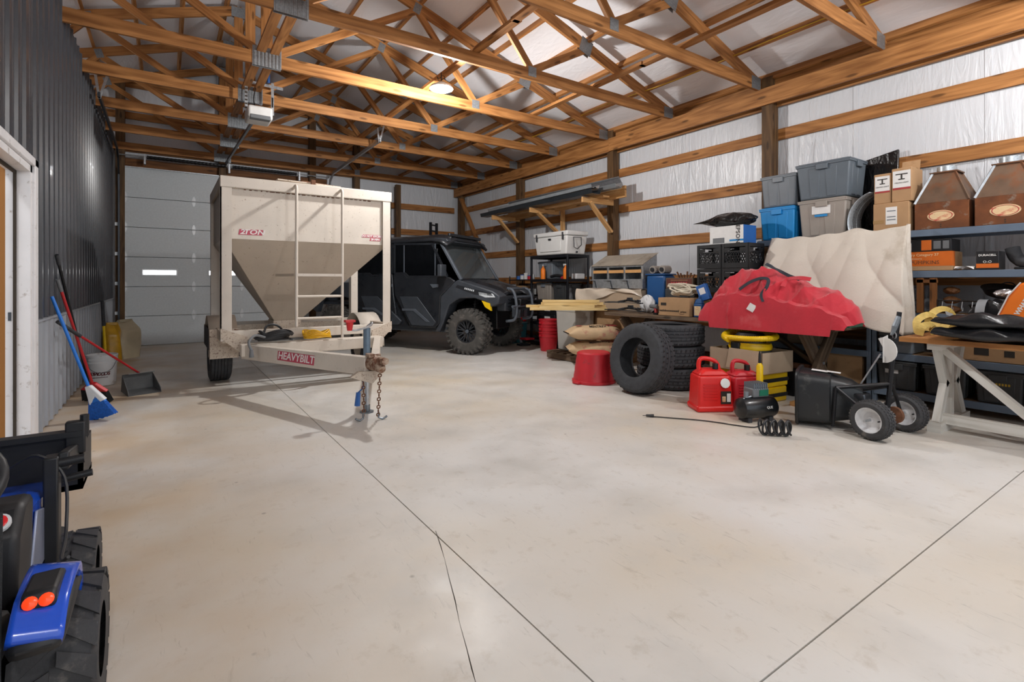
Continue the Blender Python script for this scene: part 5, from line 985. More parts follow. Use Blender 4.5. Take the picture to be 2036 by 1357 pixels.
gx = thing('green_case', 'green plastic box poking out of the red bag', 'box', (5.19, 2.13, .792)); MB().bx(-.16, .12, -.08, .10, 0, .06).bx(-.165, .125, -.085, .105, .03, .04).build('body', 'green_plastic', gx, bevel=.008)
# canvas covered panel
cv = thing('canvas_cover', 'dirty white canvas sheet draped over a slanted frame on the table', 'canvas cover', (5.58, 2.52, .79))
def canv(u, v):
    y = .64-1.30*u; cr = lambda t_: 1-2*abs(math.sin(t_))**.6; rip = .034*cr(4.2*u+1.9*v+.3)+.026*cr(7.5*u-2.6*v+1+.4*math.sin(4*v))*(.3+v)+.014*cr(13*u+3*v)
    if v < .12: return (.24-.0*v, y, .05+(.86+.05*u)*(v/.12))
    w = (v-.12)/.88; topz = .905+.055*u+.014*math.sin(13*u)+.01*math.sin(29*u+1); x = .20-.31*w**.9-.04*math.sin(PI*w)*.5; z = topz-(topz-.06)*w-.05*math.sin(PI*w)
    if u > .72 and w > .7: z -= .13*(u-.72)/.28*(w-.7)/.3
    if u > .9: x += .03*(u-.9)*10*w
    k = min(1, w*4); return (x+rip*.8*k, y-.05*w*u+.05*w*(1-u), z+rip*.5*k+.02*math.cos(18*u)*(1-w)*(0 if w > .3 else 1)*.4)
MB().grid(canv, 110, 70).build('canvas', 'canvas', cv, smooth=True, solid=.004)
MB().grid(lambda u, v: (lambda p, q: (.24+(p[0]-.24)*u, p[1]-.015*math.sin(PI*u)*math.sin(7*u+6*v), p[2]))(canv(1.0, .12+.88*v), 0), 16, 40).build('canvas_end', 'canvas', cv, smooth=True, solid=.004)
MB().grid(lambda u, v: (lambda p: (.24+(p[0]-.24)*u, p[1]+.01*math.sin(PI*u), p[2]))(canv(0.0, .12+.88*v)), 12, 40).build('canvas_end', 'canvas', cv, smooth=True, solid=.004)
lump_ = MB().lathe([(0, .02), (.03, .018), (.045, .008), (.05, 0)], 16, (-.03, .52, .42), (0, R(-65), 0)).build('knob_bulge', 'canvas', cv, smooth=True)
# ================================================================ HEAVY SHELVING AND CONTENTS
LV = (.14, .50, .91, 1.31, 1.70)
rack('steel_shelving', 'grey steel shelving unit behind the long table carrying plastic totes', 5.97, 6.33, 2.25, 3.42, LV, 1.698, 'shelf_grey', .04, .065); rack('steel_shelving', 'grey steel shelving unit behind the white bench carrying rusty hoods', 5.97, 6.33, .75, 2.2, LV, 1.698, 'shelf_grey', .04, .065)
tote('storage_tote', 'bright blue tote on the top shelf under a grey tote', 5.94, 6.3, 2.98, 3.41, 1.702, 2.09, 'tote_blue'); tote('storage_tote', 'grey tote with moulded handle on top of the blue tote', 5.95, 6.3, 2.97, 3.40, 2.092, 2.47, 'tote_grey')
tt = tote('storage_tote', 'taupe latching tote with shipping label on the top shelf', 5.93, 6.32, 2.44, 2.95, 1.702, 2.12, 'tote_taupe'); MB().bx(-.192, -.188, -.09, .10, .25, .34).build('shipping_label', 'label_white', tt); MB().bx(-.194, -.19, -.06, .07, .22, .245).build('blue_tape', 'tote_blue', tt)
tote('storage_tote', 'large slate grey tote on top of the taupe tote', 5.92, 6.34, 2.40, 2.97, 2.122, 2.53, 'tote_slate')
bb = thing('wrapped_board', 'flat board wrapped in black plastic leaning on the wall', 'board', (6.40, 2.55, 1.72), rot=(0, R(3), 0)); MB().prism([(-.40, 0), (.42, 0), (.42, .73), (-.40, .90)], (-.02, 0, 0), (0, 1, 0), (0, 0, 1), (.04, 0, 0)).build('wrapping', 'black_plastic', bb, bevel=.012)
hp = thing('duct_ring', 'large curved galvanised duct sheet standing beside the taupe tote', 'duct ring', (6.04, 2.13, 1.702), rot=(0, 0, R(-6)))
MB().lathe([(.30, -.13), (.302, -.045), (.306, -.042), (.302, -.039), (.302, .039), (.306, .042), (.302, .045), (.30, .13)], 30, (0, 0, .13), (0, R(90), 0), a0=R(66), a1=R(163)).build('sheet', 'galv_spangle', hp, smooth=True, solid=.003)
for i, (y0, y1, z0, z1, x0) in enumerate(((1.90, 2.2, 1.702, 1.99, 5.93), (2.055, 2.2, 1.992, 2.29, 5.95), (1.88, 2.045, 1.992, 2.32, 5.94))):
    t = carton('carton', ['brown carton with taped white docket on the top shelf', 'brown ceiling light carton on the left of the pair', 'brown ceiling light carton with raised flap'][i], x0, x0+.28, y0, y1, z0, z1)
    if i: face(t, 'x-', .06, .94, .42, .92, 'label_white', 'print_label'); face(t, 'x-', .06, .94, .36, .42, 'ink_red', 'red_band'); ftext(t, 'x-', 'CEILING LIGHT', .017, .5, .56, 'ink_dark'); face(t, 'x-', .2, .8, .80, .83, 'ink_dark', 'pictogram', .003); face(t, 'x-', .46, .54, .68, .80, 'ink_dark', 'pictogram', .003); face(t, 'x-', .34, .66, .65, .68, 'ink_dark', 'pictogram', .003)
    else: face(t, 'x-', .36, .68, .25, .85, 'label_white', 'docket'); [face(t, 'x-', .40, .64, v, v+.03, 'tote_grey', 'printed_line', .003) for v in (.4, .5, .7)]; face(t, 'x-', 0, .3, .3, .42, 'tape', 'tape')
    if i == 2: MB().box((.10, -.0, .37), (.003, .15, .12), (0, R(12), 0)).build('flap', 'cardboard', t)
def hood(label, y):
    t = thing('steel_hood', label, 'hood', (6.13, y, 1.702)); w, d = .17, .20; h1 = .25; h2 = .53
    MB().bx(-w, w, -d, d, 0, h1).build('lower_box', 'rusty_low', t, bevel=.003); MB().frus(h1, (-w, w, -d, d), h2, (-w*.55, w*.55, -d*.42, d*.42)).build('hood_slope', 'rusty_hood', t)
    for sx in (-1, 1):
        for sy in (-1, 1): MB().beam((sx*w, sy*d, h1), (sx*w*.55, sy*d*.42, h2), .012, .02).build('corner_flange', 'galvanised' if sy > 0 else 'rusty_hood', t)
    MB().bx(-w*.62, w*.62, -d*.52, d*.52, h2, h2+.012).build('top_flange', 'rusty_hood', t); MB().lathe([(.075, 0), (.075, .055), (.07, .06), (.066, .055), (.066, 0)], 28, (0, 0, h2+.01)).build('duct_collar', 'galv_spangle', t, smooth=True)
    o = MB().lathe([(0, .002), (.10, .002), (.10, 0)], 36, rot=(0, R(-90), 0)).build('oval_sticker', 'sticker_cream', t, smooth=True); o.location = (-w-.001, 0, .12); o.scale = (1, 1.0, .52)
    o = MB().lathe([(.088, 0), (.088, .003), (.082, .003), (.082, 0)], 36, rot=(0, R(-90), 0)).build('sticker_ring', 'ink_red', t, smooth=True); o.location = (-w-.002, 0, .12); o.scale = (1, 1.0, .52)
    for i in range(2): MB().cyl((-w-.002, 0, .02+.02*i), (-w+.001, 0, .02+.02*i), .006, n=8).build('rivet', 'joint_dark', t)
hood('rusty steel range hood beside the cartons on the top shelf', 1.665); hood('rusty steel range hood with paler sloping top at the end of the shelf', 1.225)
# second shelf
t = obj_box('bakery_box', 'orange printed bakery carton on the second shelf', 'box', 5.94, 6.24, 1.58, 1.98, 1.312, 1.49, 'cardboard'); face(t, 'x-', 0, 1, .24, 1.0, 'orange_paint', 'printed_band', .0012); face(t, 'y-', 0, .3, .24, 1.0, 'orange_paint', 'printed_band', .0012); ftext(t, 'x-', 'Bakery Category 37', .034, .42, .83, 'sticker_cream', bold=.0004); ftext(t, 'x-', 'CROISSANTS', .02, .3, .62, 'sticker_cream'); ftext(t, 'x-', 'PUMPKINS', .048, .5, .42, 'rust')
t = obj_box('stand_box', 'black printed stand carton lying on the orange box', 'box', 5.95, 6.2, 1.585, 1.97, 1.492, 1.605, 'black_plastic_hard'); [face(t, 'x-', .05+.045*i, .08+.045*i, .15, .85-.1*(i % 2), 'label_white', 'printed_line', .003) for i in range(4)]; face(t, 'x-', .42, .62, .1, .95, 'orange_paint', 'picture'); face(t, 'x-', .66, .8, .2, .85, 'grey_plastic', 'text_block'); face(t, 'x-', .84, .96, .2, .85, 'grey_plastic', 'text_block')
t = obj_box('battery_carton', 'black and copper battery carton on the second shelf', 'box', 5.96, 6.16, 1.265, 1.415, 1.312, 1.475, 'black_plastic_hard'); face(t, 'x-', 0, 1, .1, .33, 'orange_paint', 'copper_band'); ftext(t, 'x-', 'DURACELL', .024, .5, .78, 'label_white', bold=.0006); ftext(t, 'x-', 'O-O', .03, .5, .42, 'label_white')
b = thing('boot', 'black boot with yellow mark lying at the end of the second shelf', 'boot', (6.04, 1.06, 1.312), R(75)); MB().tube(smoothpath([(-.14, 0, .04), (-.05, 0, .05), (.05, 0, .06), (.12, 0, .10), (.15, 0, .19)], 4), [.035, .04, .045, .048, .05, .05, .05, .05, .052, .055, .055, .05, .05, .05, .05, .05, .05], 10).build('upper', 'rubber', b, smooth=True); MB().bx(-.18, .12, -.045, .045, 0, .02).build('sole', 'black_plastic_hard', b, bevel=.008); MB().bx(-.1, -.05, -.047, .047, .02, .03).build('yellow_mark', 'yellow_paint', b)
w_ = thing('paper_scrap', 'crumpled white paper beside the orange box', 'paper', (6.02, 1.50, 1.312)); MB().grid(lambda u, v: (.06*(u-.5)*2, .07*(v-.5)*2, .006+.03*abs(math.sin(5*u+3*v))), 8, 8).build('sheet', 'label_white', w_); 
# third shelf
t = obj_box('clear_bin', 'clear plastic bin of red balls on the third shelf', 'bin', 5.95, 6.2, 1.86, 2.1, .912, 1.035, 'clear_plastic', bevel=.008); MB().bx(-.13, .13, -.125, .125, .118, .13).build('lid', 'clear_plastic', t, bevel=.004); face(t, 'x-', .55, .7, .62, .85, 'label_white')
for i in range(5): MB().lathe([(.028*math.sin(PI*k/8), -.028*math.cos(PI*k/8)) for k in range(9)], 14, (-.085+.04*(i % 2), -.09+.045*i, .032)).build('ball', 'red_plastic' if i != 0 else 'label_white', t, smooth=True)
fr = thing('timber_frame', 'dark brown timber frame standing on the third shelf', 'frame', (5.93, 1.76, .912)); 
for y in (-.05, .05): MB().beam((0, y, 0), (0, y, .33), .05, .03, (1, 0, 0)).build('stile', 'pine_dark', fr)
MB().beam((0, -.08, .30), (0, .08, .30), .03, .03).build('rail', 'pine_dark', fr); 
pm('iron_dark', '#2a2522', .5, .5, .2, 14); pm('leather', '#7a4f2c', .6, 0, .25, 10, bump=.3, bscale=30)
def pan(label, loc, r, rot):
    t = thing('iron_pan', label, 'pan', loc, rot=rot); MB().lathe([(0, .0), (r*.8, 0), (r, .05), (r*1.04, .052), (r*.97, .048), (r*.78, .012), (0, .01)], 30).build('pan', 'iron_dark', t, smooth=True); MB().tube(smoothpath([(r, -.05, .045), (r+.06, -.02, .05), (r+.06, .02, .05), (r, .05, .045)], 4), .006, 6).build('handle', 'iron_dark', t); return t
pan('large dark iron pan with wire rim on the third shelf', (6.15, 1.28, 1.09), .15, (R(12), R(-16), 0)); pan('flat iron griddle lying under the dark pan', (6.15, 1.37, .935), .14, (R(2), R(-3), 0)); pan('wide iron lid at the end of the third shelf', (6.15, .96, .95), .13, (R(6), R(-8), 1))
wr_ = thing('hook_rack', 'dark wire hook rack in front of the iron pans', 'hook rack', (5.93, 1.38, .912)); MB().tube([(0, -.34, .12), (0, .30, .12)], .007, 8).build('rail', 'iron_dark', wr_)
for i in range(9): y = -.30+i*.07; MB().tube(smoothpath([(0, y, .12), (-.02, y, .08), (-.03, y, .04), (.0, y, .03), (.01, y, .06)], 3), .003, 5).build('hook', 'galvanised', wr_)
for y in (-.34, .30): MB().beam((0, y, 0), (0, y, .13), .012, .012).build('foot', 'iron_dark', wr_)
for i, (y, z) in enumerate(((1.63, 1.035), (1.63, 1.125), (1.63, .948))): lump('leather_glove', ['tan leather glove heaped beside the iron griddle', 'brown leather glove on top of the glove heap', 'brown leather glove at the bottom of the glove heap'][i], 'glove', (6.12, y, z-.035), .07, .06, .035, 'leather', 31+i, R(30*i), ((1, 0, .5),))
# fourth and bottom shelves
obj_box('grey_case', 'grey plastic case on the fourth shelf', 'case', 5.95, 6.28, 1.88, 2.16, .502, .66, 'tote_grey', bevel=.012); obj_box('grey_case', 'flat grey case lying on the other case', 'case', 5.93, 6.28, 1.84, 2.16, .662, .74, 'tote_dark', bevel=.012)
t = carton('carton', 'long brown printed carton on the fourth shelf', 5.96, 6.28, 1.0, 1.66, .502, .68); face(t, 'x-', .35, .5, .3, .7, 'ink_dark', 'print'); face(t, 'x-', .65, .75, .3, .6, 'ink_dark', 'print')
for i, (y0, y1) in enumerate(((1.84, 2.18), (1.47, 1.80), (1.10, 1.43), (.80, 1.06))):
    t = tote('storage_tote', ['black latch tote with white label on the bottom shelf', 'black latch tote behind the white bench leg', 'black latch tote with yellow lettering on the bottom shelf', 'black latch tote at the far end of the bottom shelf'][i], 5.93, 6.3, y0, y1, .142, .43, 'tote_dark', group='black totes on the bottom shelf')
    if i == 0: MB().bx(-.176, -.172, -.02, .09, .16, .20).build('label', 'label_white', t)
    if i == 2: [MB().bx(-.176, -.172, -.075+.02*i, -.062+.02*i, .165, .185).build('yellow_letter', 'yellow_wire', t) for i in range(8)]
t = carton('carton', 'tilted pale carton on the fourth shelf under the table', 6.0, 6.28, 2.75, 3.1, .502, .72, m='cardboard_pale'); carton('carton', 'dark brown carton on the floor side of the shelving under the table', 5.98, 6.28, 2.32, 2.66, .142, .45); obj_box('crate_box', 'black ribbed crate on the bottom shelf under the table', 'crate', 5.96, 6.28, 2.80, 3.2, .142, .42, 'black_plastic_hard', bevel=.01)
for i in range(2):
    t = milk_crate(['black milk crate on the floor under the table against the shelving', 'black milk crate on the floor under the table beside the cardboard box'][i], 5.62 if i == 0 else 5.52, 2.92 if i == 0 else 3.28, .002)
# ================================================================ WHITE BENCH
wbn = thing('work_bench', 'white painted timber bench with hourglass end frame', 'bench', (5.43, 1.1, 0))
B_ = lambda n, a, b, w, h, up=(0, 0, 1): MB().beam(a, b, w, h, up).build(n, 'white_painted', wbn)
for y in (.36, -.7):
    for s in (-1, 1):
        B_('leg', (s*.29, y, .06), (s*.10, y, .38), .09, .05, (0, 1, 0)); B_('leg', (s*.10, y, .36), (s*.29, y, .70), .09, .05, (0, 1, 0))
    B_('centre_post', (0, y, .06), (0, y, .7), .05, .05, (0, 1, 0)); B_('foot_rail', (-.36, y, .04), (.36, y, .04), .09, .08); B_('head_rail', (-.36, y, .685), (.36, y, .685), .09, .05)
B_('foot_stretcher', (-.22, .36, .10), (-.22, -.75, .10), .05, .08); B_('diagonal_brace', (-.2, .34, .66), (-.2, -.26, .11), .05, .08, (1, 0, 0))
for i in range(3): MB().beam((-.27+.27*i, .58, .73), (-.27+.27*i, -.9, .73), .26, .04).build('top_plank', 'pine', wbn)
pm('tarp_black', '#1a1b1e', .3, 0, .2, 8, bump=.5, bscale=18); pm('duct_tape', '#8b8f93', .35, .2); pm('strap_yellow', '#c4a85a', .7, 0, .15, 30); pm('foil', '#c9cbcf', .2, .9, .1, 30, bump=1.0, bscale=40); pm('bag_orange', '#f07a18', .45, 0, .05, 6, bump=.15, bscale=12)
def tarp(label, loc, sx, sy, h, layers, seed):
    random.seed(seed); t = thing('folded_tarp', label, 'tarp', loc)
    for k in range(layers):
        ph = random.uniform(0, 6); z0 = h*k/layers; dx, dy = random.uniform(-.03, .03), random.uniform(-.03, .03)
        def f(u, v, z0=z0, ph=ph, dx=dx, dy=dy):
            a = 2*PI*u; c, s = math.cos(a), math.sin(a); th = h/layers*.46*(1+.12*math.sin(9*v+ph)+.15*math.sin(17*v+2*ph))
            return ((abs(c)**.5*(1 if c > 0 else -1))*sx*(1+.03*math.sin(6*v+ph))+dx, (v-.5)*2*sy*(1+.04*math.sin(2*a+ph))+dy, z0+h/layers*.5+(abs(s)**.6*(1 if s > 0 else -1))*th*(1-.7*abs(2*v-1)**8)+.006+(.022*math.sin(9*v+4*c+ph)*math.sin(5*v+2*ph)+.012*math.sin(21*v-6*c+ph) if s > .1 else 0))
        MB().grid(f, 30, 26).build('fold', 'tarp_black', t, smooth=True)
    return t
t1 = tarp('folded black tarp on the front edge of the white bench', (5.20, .98, .752), .21, .46, .19, 2, 4); MB().box((-.02, .41, .19), (.10, .05, .006), (R(25), R(-15), R(20))).build('tape_patch', 'duct_tape', t1)
t2 = tarp('rolled black tarp with grey tape band at the back of the bench', (5.70, 1.18, .775), .11, .22, .26, 1, 8); MB().lathe([(.142, -.03), (.142, .03)], 20, (0, .12, .14), (R(90), 0, 0)).build('tape_band', 'duct_tape', t2, smooth=True); 
fo = lump('foil_ball', 'crumpled silver foil lying on the rolled tarp', 'foil', (5.68, 1.16, 1.075), .05, .07, .035, 'foil', 12)
st = thing('ratchet_strap', 'yellow ratchet strap with steel hook heaped on the bench corner', 'strap', (5.42, 1.62, .752))
for k, pts in enumerate(([(-.2, -.02, .02), (-.16, .0, .10), (-.05, -.04, .14), (.04, -.06, .10), (.0, -.08, .03)], [(-.1, -.05, .03), (-.0, -.03, .12), (.1, -.06, .17), (.2, -.1, .16), (.22, -.14, .06), (.1, -.14, .03)], [(-.24, -.04, .01), (-.22, -.06, .07), (-.12, -.08, .07), (-.1, -.1, .01)], [(.05, -.1, .02), (.12, -.12, .09), (.2, -.14, .03)])):
    strap([Vector((p[0]*1.15, p[1]*1.0, p[2]*1.25)) for p in pts], w=.055).build('webbing', 'strap_yellow', st, solid=.003)
MB().tube(smoothpath([(-.12, -.10, .02), (-.15, -.13, .03), (-.16, -.17, .015), (-.12, -.18, .01), (-.10, -.16, .03)], 4), .007, 8).build('hook', 'galvanised', st, smooth=True)
ob_ = thing('paper_bag', 'orange takeaway bag with white lettering standing on the bench', 'bag', (5.50, 1.0, .80), rot=(R(-4), R(4), R(-12)))
MB().prism([(.24, 0), (-.3, 0), (-.3, .42), (.02, .40), (.10, .30), (.20, .08)], (-.03, 0, 0), (0, 1, 0), (0, 0, 1), (.06, 0, 0)).build('bag', 'bag_orange', ob_, bevel=.02); ob_.children[0].data.materials[0] = M['bag_orange']
text('lettering', 'WHATABURGER', .045, 'label_white', ob_, (-.032, .05, .15), (R(90), R(-60), R(-90)), .001, bold=.002, al='LEFT'); MB().tube([(-.033, .235, .01), (-.033, .19, .09), (-.033, .095, .30), (-.033, .015, .40)], .005, 6).build('white_edge', 'label_white', ob_)
# ================================================================ BROADCAST SPREADER
sp = thing('spreader', 'black tow behind spreader tipped on its hopper with white wheel rims', 'spreader', (4.62, 1.95, 0)); pm('hopper_black', '#1f2225', .42, 0, .15, 6, dirt=('#4a4a48', .12, 10)); pm('rim_white', '#d9dadc', .35)
Q = Matrix.Rotation(R(-70), 3, 'Z')
hp_ = MB()
secs = [(-.26, .235, .0, .46), (-.24, .235, .0, .46), (-.24, .215, .02, .44), (-.02, .20, .035, .425), (-.01, .185, .05, .41), (.12, .15, .08, .38), (.2, .10, .12, .33)]
vs = []; n = 20
for x, hw, z0, z1 in secs:
    zc, hz = (z0+z1)/2, (z1-z0)/2
    for k in range(n):
        a_ = 2*PI*k/n; c, s_ = math.cos(a_), math.sin(a_); vs.append(Q @ Vector((x, (abs(c)**.35*(1 if c > 0 else -1))*hw, zc+(abs(s_)**.35*(1 if s_ > 0 else -1))*hz)))
fs = [(i*n+k, i*n+(k+1) % n, (i+1)*n+(k+1) % n, (i+1)*n+k) for i in range(len(secs)-1) for k in range(n)]+[tuple((len(secs)-1)*n+k for k in range(n))]
vs = [Vector((v.x+.02, v.y+.06, v.z+.006)) for v in vs]
hh = hp_.add(vs, fs).build('hopper', 'hopper_black', sp, smooth=True, solid=.006)
for du, sz_ in ((-.10, (.12, .08, .002)), (.0, (.10, .07, .002))): p = Q @ Vector((du, .0, 0)); MB().box((p.x+.02, p.y+.06, .449-.03*(du+.1)), sz_, (0, R(4), R(-70))).build('paper_label', 'label_white', hh)
def spw(x, y):
    o = bpy.data.objects.new('wheel', None); COL.objects.link(o); o.parent = sp; o.location = (x-4.62, y-1.95, .152); o.rotation_euler = (0, 0, R(-8)); rot = (0, R(90), 0); r, h = .148, .055
    ty = MB().lathe([(.092, -h*.8), (.10, -h), (.125, -h*1.02), (.14, -h*.8), (r, -h*.4), (r, h*.4), (.14, h*.8), (.125, h*1.02), (.10, h), (.092, h*.8)], 36, rot=rot).build('tyre', 'rubber_worn', o, smooth=True)
    mb = MB()
    for i in range(36):
        for x_, da in ((-.035, 0), (-.012, .5), (.012, 0), (.035, .5)): q = 2*PI*(i+da)/36; rr = r-.001-.006*(abs(x_) > .02); mb.box((x_, math.cos(q)*rr, math.sin(q)*rr), (.018, .014, .010), (q-PI/2, 0, 0))
    g = mb.build('tread_knobs', 'rubber_worn', ty); g['kind'] = 'stuff'
    MB().lathe([(0, -.02), (.02, -.022), (.024, -.01), (.06, .0), (.08, -.01), (.09, -h*.85), (.097, -h*.9), (.097, h*.9), (.09, h*.85), (.06, .01), (0, .01)], 28, rot=rot).build('rim', 'rim_white', o, smooth=True); MB().cyl((-.03, -.06, 0), (-.01, -.06, 0), .006, n=6).build('valve', 'rubber', o)
spw(4.45, 1.66); spw(4.93, 1.60)
L_ = lambda x, y, z: Vector((x-4.62, y-1.95, z))
MB().tube([L_(4.35, 1.675, .152), L_(5.02, 1.59, .152)], .010, 8).build('axle', 'galvanised', sp); MB().lathe([(.02, -.02), (.065, -.015), (.065, .015), (.02, .02)], 28, L_(4.76, 1.62, .152), (0, R(90), R(-8))).build('gear', 'rust', sp)
MB().tube([L_(4.72, 1.66, .10), L_(4.74, 1.63, .55), L_(4.80, 1.60, .965)], .018, 8).build('draw_tube', 'black_metal', sp); 
for a_, b_ in (((4.74, 1.63, .40), (4.47, 1.92, .35)), ((4.47, 1.92, .35), (4.52, 1.7, .16)), ((4.74, 1.63, .40), (4.88, 1.62, .16)), ((4.74, 1.64, .38), (4.66, 1.9, .3)), ((4.47, 1.92, .35), (4.44, 1.93, .04))): MB().tube([L_(*a_), L_(*b_)], .014, 8).build('frame_tube', 'black_metal', sp)
MB().prism(arc(0, 0, .10, R(60), R(270), 12)+[(0, 0)], L_(4.735, 1.68, .66), (.3, .95, 0), (0, 0, 1), (.004, -.003, 0)).prism([(-.01, -.1), (.02, -.1), (.02, .12), (-.01, .1)], L_(4.735, 1.68, .66), (.3, -.95, 0), (0, 0, 1), (.004, -.003, 0)).build('gate_dial', 'white_plastic', sp)
MB().tube([L_(4.72, 1.70, .63), L_(4.64, 1.85, .30)], .006, 6).build('control_rod', 'galvanised', sp); MB().tube([L_(4.79, 1.60, .93), L_(4.77, 1.62, .85), L_(4.76, 1.63, .80), L_(4.75, 1.64, .78)], [.02, .022, .016, .008], 8).build('hitch_clevis', 'steel_worn', sp)
MB().tube([L_(4.76+.022*math.cos(q), 1.62+.02*math.cos(q), .78+.025*math.sin(q)) for q in [k_*PI/5 for k_ in range(10)]], .004, 6, True).build('pin_ring', 'galvanised', sp); MB().lathe([(0, 0), (.09, 0), (.09, .004), (0, .004)], 20, L_(4.64, 1.78, .16), (R(70), 0, R(20))).build('spinner_plate', 'black_plastic_hard', sp); MB().box(L_(4.62, 1.80, .27), (.12, .1, .08)).build('gearbox', 'steel_dark', sp, bevel=.012)
# ================================================================ GAS CANS, COMPRESSOR, VACUUM STACK
def gas_can(label, loc, rz, m, k=1.0):
    t = thing('gas_can', label, 'gas can', loc, rz); w, d, h = .16*k, .12*k, .36*k
    MB().frus(.03, (-w*.93, w, -d*.94, d*.94), h*.86, (-w*.86, w*.88, -d*.85, d*.85)).frus(h*.86, (-w*.86, w*.88, -d*.85, d*.85), h, (-w*.5, w*.55, -d*.5, d*.5)).build('body', m, t, bevel=.022, seg=3); MB().bx(-w, w*1.02, -d, d, 0, .06).build('base', m, t, bevel=.02)
    MB().tube(smoothpath([(-w*.6, 0, h*.93), (-w*.62, 0, h*1.12), (-w*.45, 0, h*1.24), (w*.15, 0, h*1.2), (w*.42, 0, h*1.08), (w*.5, 0, h*.9)], 4), .019*k, 10).build('handle', m, t, smooth=True)
    MB().cyl((w*.2, -d*.3, h), (w*.2, -d*.3, h+.05), .026, n=14).build('cap', 'black_plastic_hard', t); 
    for i in range(6): MB().bx(-w*.62, w*.15, -d*.955, -d*.9, h*(.3+.07*i), h*(.32+.07*i)).build('rib', m, t)
    MB().bx(w*.3, w*.85, -d*.96, -d*.93, h*.2, h*.5).build('warning_label', 'ink_dark', t); MB().bx(w*.36, w*.55, -d*.965, -d*.94, h*.25, h*.38).build('label_panel', 'sticker_cream', t); MB().bx(w*.62, w*.82, -d*.965, -d*.94, h*.25, h*.45).build('label_panel', 'label_white', t); return t
g1 = gas_can('bright red gas can with white tag in front of the tyres', (4.25, 2.92, 0), R(-32), 'red_bright', 1.08); MB().lathe([(0, .003), (.045, .002), (.045, 0)], 12, (.09, -.125, .27), (R(80), 0, 0)).build('paper_tag', 'label_white', g1)
gas_can('darker red gas can behind the bright red one', (4.58, 2.80, 0), R(-25), 'red_plastic', 1.0)
cp_ = thing('air_compressor', 'small black air compressor with cooling fins beside the gas cans', 'air compressor', (4.24, 2.46, 0), R(-18)); pm('tank_black', '#15171a', .3, 0, .15, 8, coat=.2)
MB().lathe([(0, -.19), (.05, -.185), (.085, -.165), (.095, -.13), (.095, .13), (.085, .165), (.05, .185), (0, .19)], 28, (0, 0, .115), (0, R(90), 0)).build('tank', 'tank_black', cp_, smooth=True); MB().box((.02, .02, .245), (.17, .12, .08)).box((.02, .02, .30), (.14, .11, .04)).build('pump', 'grey_plastic', cp_, bevel=.012)
for i in range(7): MB().bx(-.055+.022*i, -.045+.022*i, -.04, .08, .27, .328).build('cooling_fin', 'tote_slate', cp_)
MB().bx(.0, .09, -.045, -.04, .22, .27).build('label', 'green_plastic', cp_); MB().cyl((-.12, -.02, .21), (-.12, -.02, .26), .02, n=12).build('gauge', 'steel_worn', cp_); MB().tube([(-.15, -.02, .2), (-.05, -.02, .22), (.0, .0, .24)], .008, 6).build('pipe', 'steel_worn', cp_)
for s in (-1, 1): MB().bx(s*.11-.02, s*.11+.02, -.06, .06, 0, .04).build('foot', 'rubber', cp_)
text('lettering', 'QUE', .03, 'label_white', cp_, (.06, -.0965, .13), (R(80), 0, 0), .001)
random.seed(5); hs = []
for i in range(100): q = i*.55; hb = onZ(1512+.62*i, 866+.03*i, 0); hs.append((hb.x+.045*math.cos(q), hb.y+.02*math.cos(q*.5), .066+.056*math.sin(q)))
tag(MB().tube(smoothpath(hs, 3), .008, 6).build('air_hose', 'cable_black', smooth=True), 'black coiled recoil air hose sprawled on the floor', 'hose')
pc = [onZ(x, y, .007) for x, y in ((1300, 829), (1340, 832), (1390, 836), (1430, 841), (1462, 846), (1500, 850), (1520, 842))]
pcd = thing('power_cord', 'thin black power cord with plug stretched across the concrete', 'cord', pc[0]); MB().tube(smoothpath([p-pc[0] for p in pc], 5), .005, 6).build('cable', 'cable_black', pcd, smooth=True); MB().cyl((0, 0, .008), (-.05, .045, .008), .014, .010, 8).cyl((-.05, .042, .008), (-.075, .062, .008), .003, n=5).build('plug', 'cable_black', pcd)
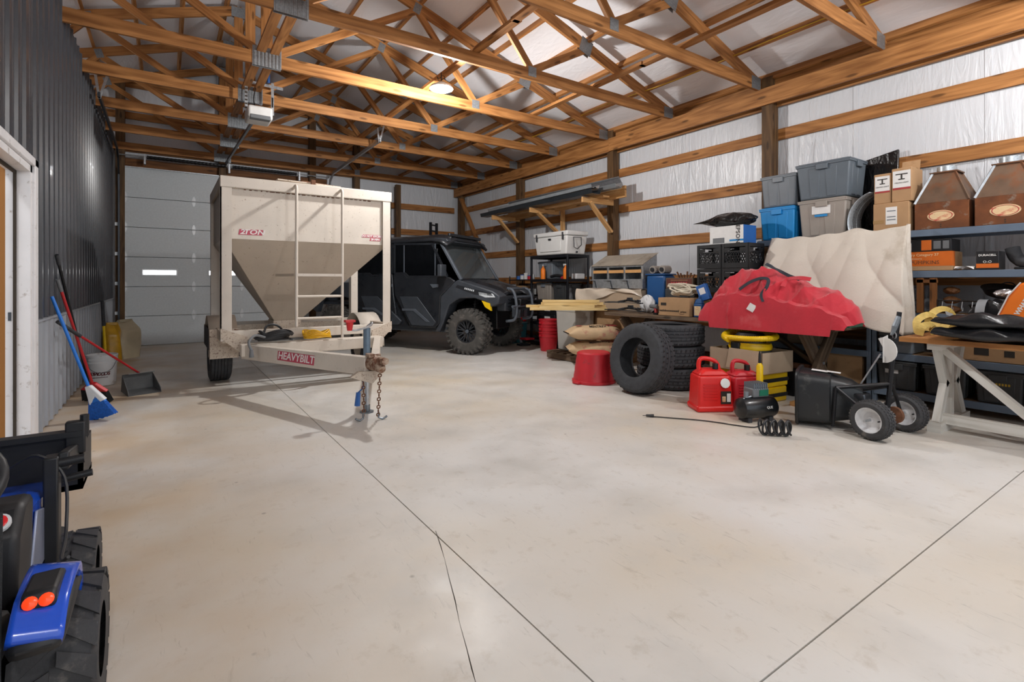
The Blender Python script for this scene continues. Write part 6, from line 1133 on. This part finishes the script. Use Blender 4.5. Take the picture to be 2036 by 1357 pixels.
# vacuum on a cardboard tray on tool cases
ax, ay = 5.03, 2.98
for i, (z0, z1, dx) in enumerate(((0, .15, 0), (.152, .30, .02))):
    t = obj_box('tool_case', ['yellow and black tool case on the floor under the cardboard tray', 'yellow and black tool case on top of the other tool case'][i], 'tool case', ax-.22+dx, ax+.22+dx, ay-.26, ay+.26, z0, z1, 'yellow_paint', R(-6), .015); dx_, dy_, dz_ = t['_d']; MB().bx(-dx_/2-.004, dx_/2+.004, -dy_/2-.004, dy_/2+.004, dz_*.35, dz_*.6).build('black_band', 'black_plastic_hard', t); MB().bx(-dx_/2-.012, -dx_/2, -.1, .0, dz_*.4, dz_*.7).build('latch', 'black_plastic_hard', t)
cb = thing('cardboard_tray', 'open pale cardboard tray holding the shop vacuum', 'box', (ax, ay, .302), R(-6)); a_, b_ = .24, .31
MB().bx(-a_, a_, -b_, b_, 0, .006).build('bottom', 'cardboard_pale', cb)
for nm, v_ in (('front_wall', ((-a_, -a_+.006), (-b_, b_))), ('back_wall', ((a_-.006, a_), (-b_, b_))), ('side_wall', ((-a_, a_), (-b_, -b_+.006))), ('side_wall', ((-a_, a_), (b_-.006, b_)))): MB().bx(v_[0][0], v_[0][1], v_[1][0], v_[1][1], 0, .21).build(nm, 'cardboard_pale', cb)
MB().box((-a_-.03, -.12, .13), (.006, .36, .2), (0, R(14), 0)).build('flap', 'cardboard_pale', cb)
vc = thing('shop_vacuum', 'black and yellow shop vacuum with ribbed yellow hose', 'vacuum', (ax, ay, .312), R(-10))
MB().lathe([(0, 0), (.19, 0), (.2, .05), (.2, .2), (.19, .22), (0, .22)], 32).build('drum', 'tote_dark', vc, smooth=True); MB().lathe([(.205, .2), (.21, .23), (.2, .26), (.12, .27), (0, .27)], 32).build('collar', 'yellow_paint', vc, smooth=True); MB().lathe([(.15, .26), (.15, .33), (.12, .365), (0, .37)], 28).build('motor_head', 'black_plastic_hard', vc, smooth=True); MB().bx(-.225, -.19, -.05, .05, .2, .28).build('latch', 'black_plastic_hard', vc, bevel=.008)
c = []
for i in range(70):
    q = R(60)+i*.118; r_ = .235+.01*math.sin(i*.3); c.append((r_*math.cos(q), r_*1.1*math.sin(q), .30+.07*(i/70)-.08*max(0, (i-58)/12)))
rad = [.030 if i % 2 else .026 for i in range(len(smoothpath(c, 3)))]
MB().tube(smoothpath(c, 3), rad, 10).build('hose', 'yellow_paint', vc, smooth=True)
tl_ = thing('caulk_tube', 'yellow tube with black nozzle standing before the cardboard tray', 'tube', (4.58, 2.62, .0)); MB().lathe([(0, 0), (.03, 0), (.03, .42), (.012, .45)], 16).build('body', 'yellow_paint', tl_, smooth=True); MB().lathe([(.014, .44), (.01, .53), (.004, .56), (0, .56)], 12).build('nozzle', 'black_plastic_hard', tl_, smooth=True); MB().bx(-.031, -.028, -.015, .015, .05, .16).build('print', 'ink_dark', tl_)
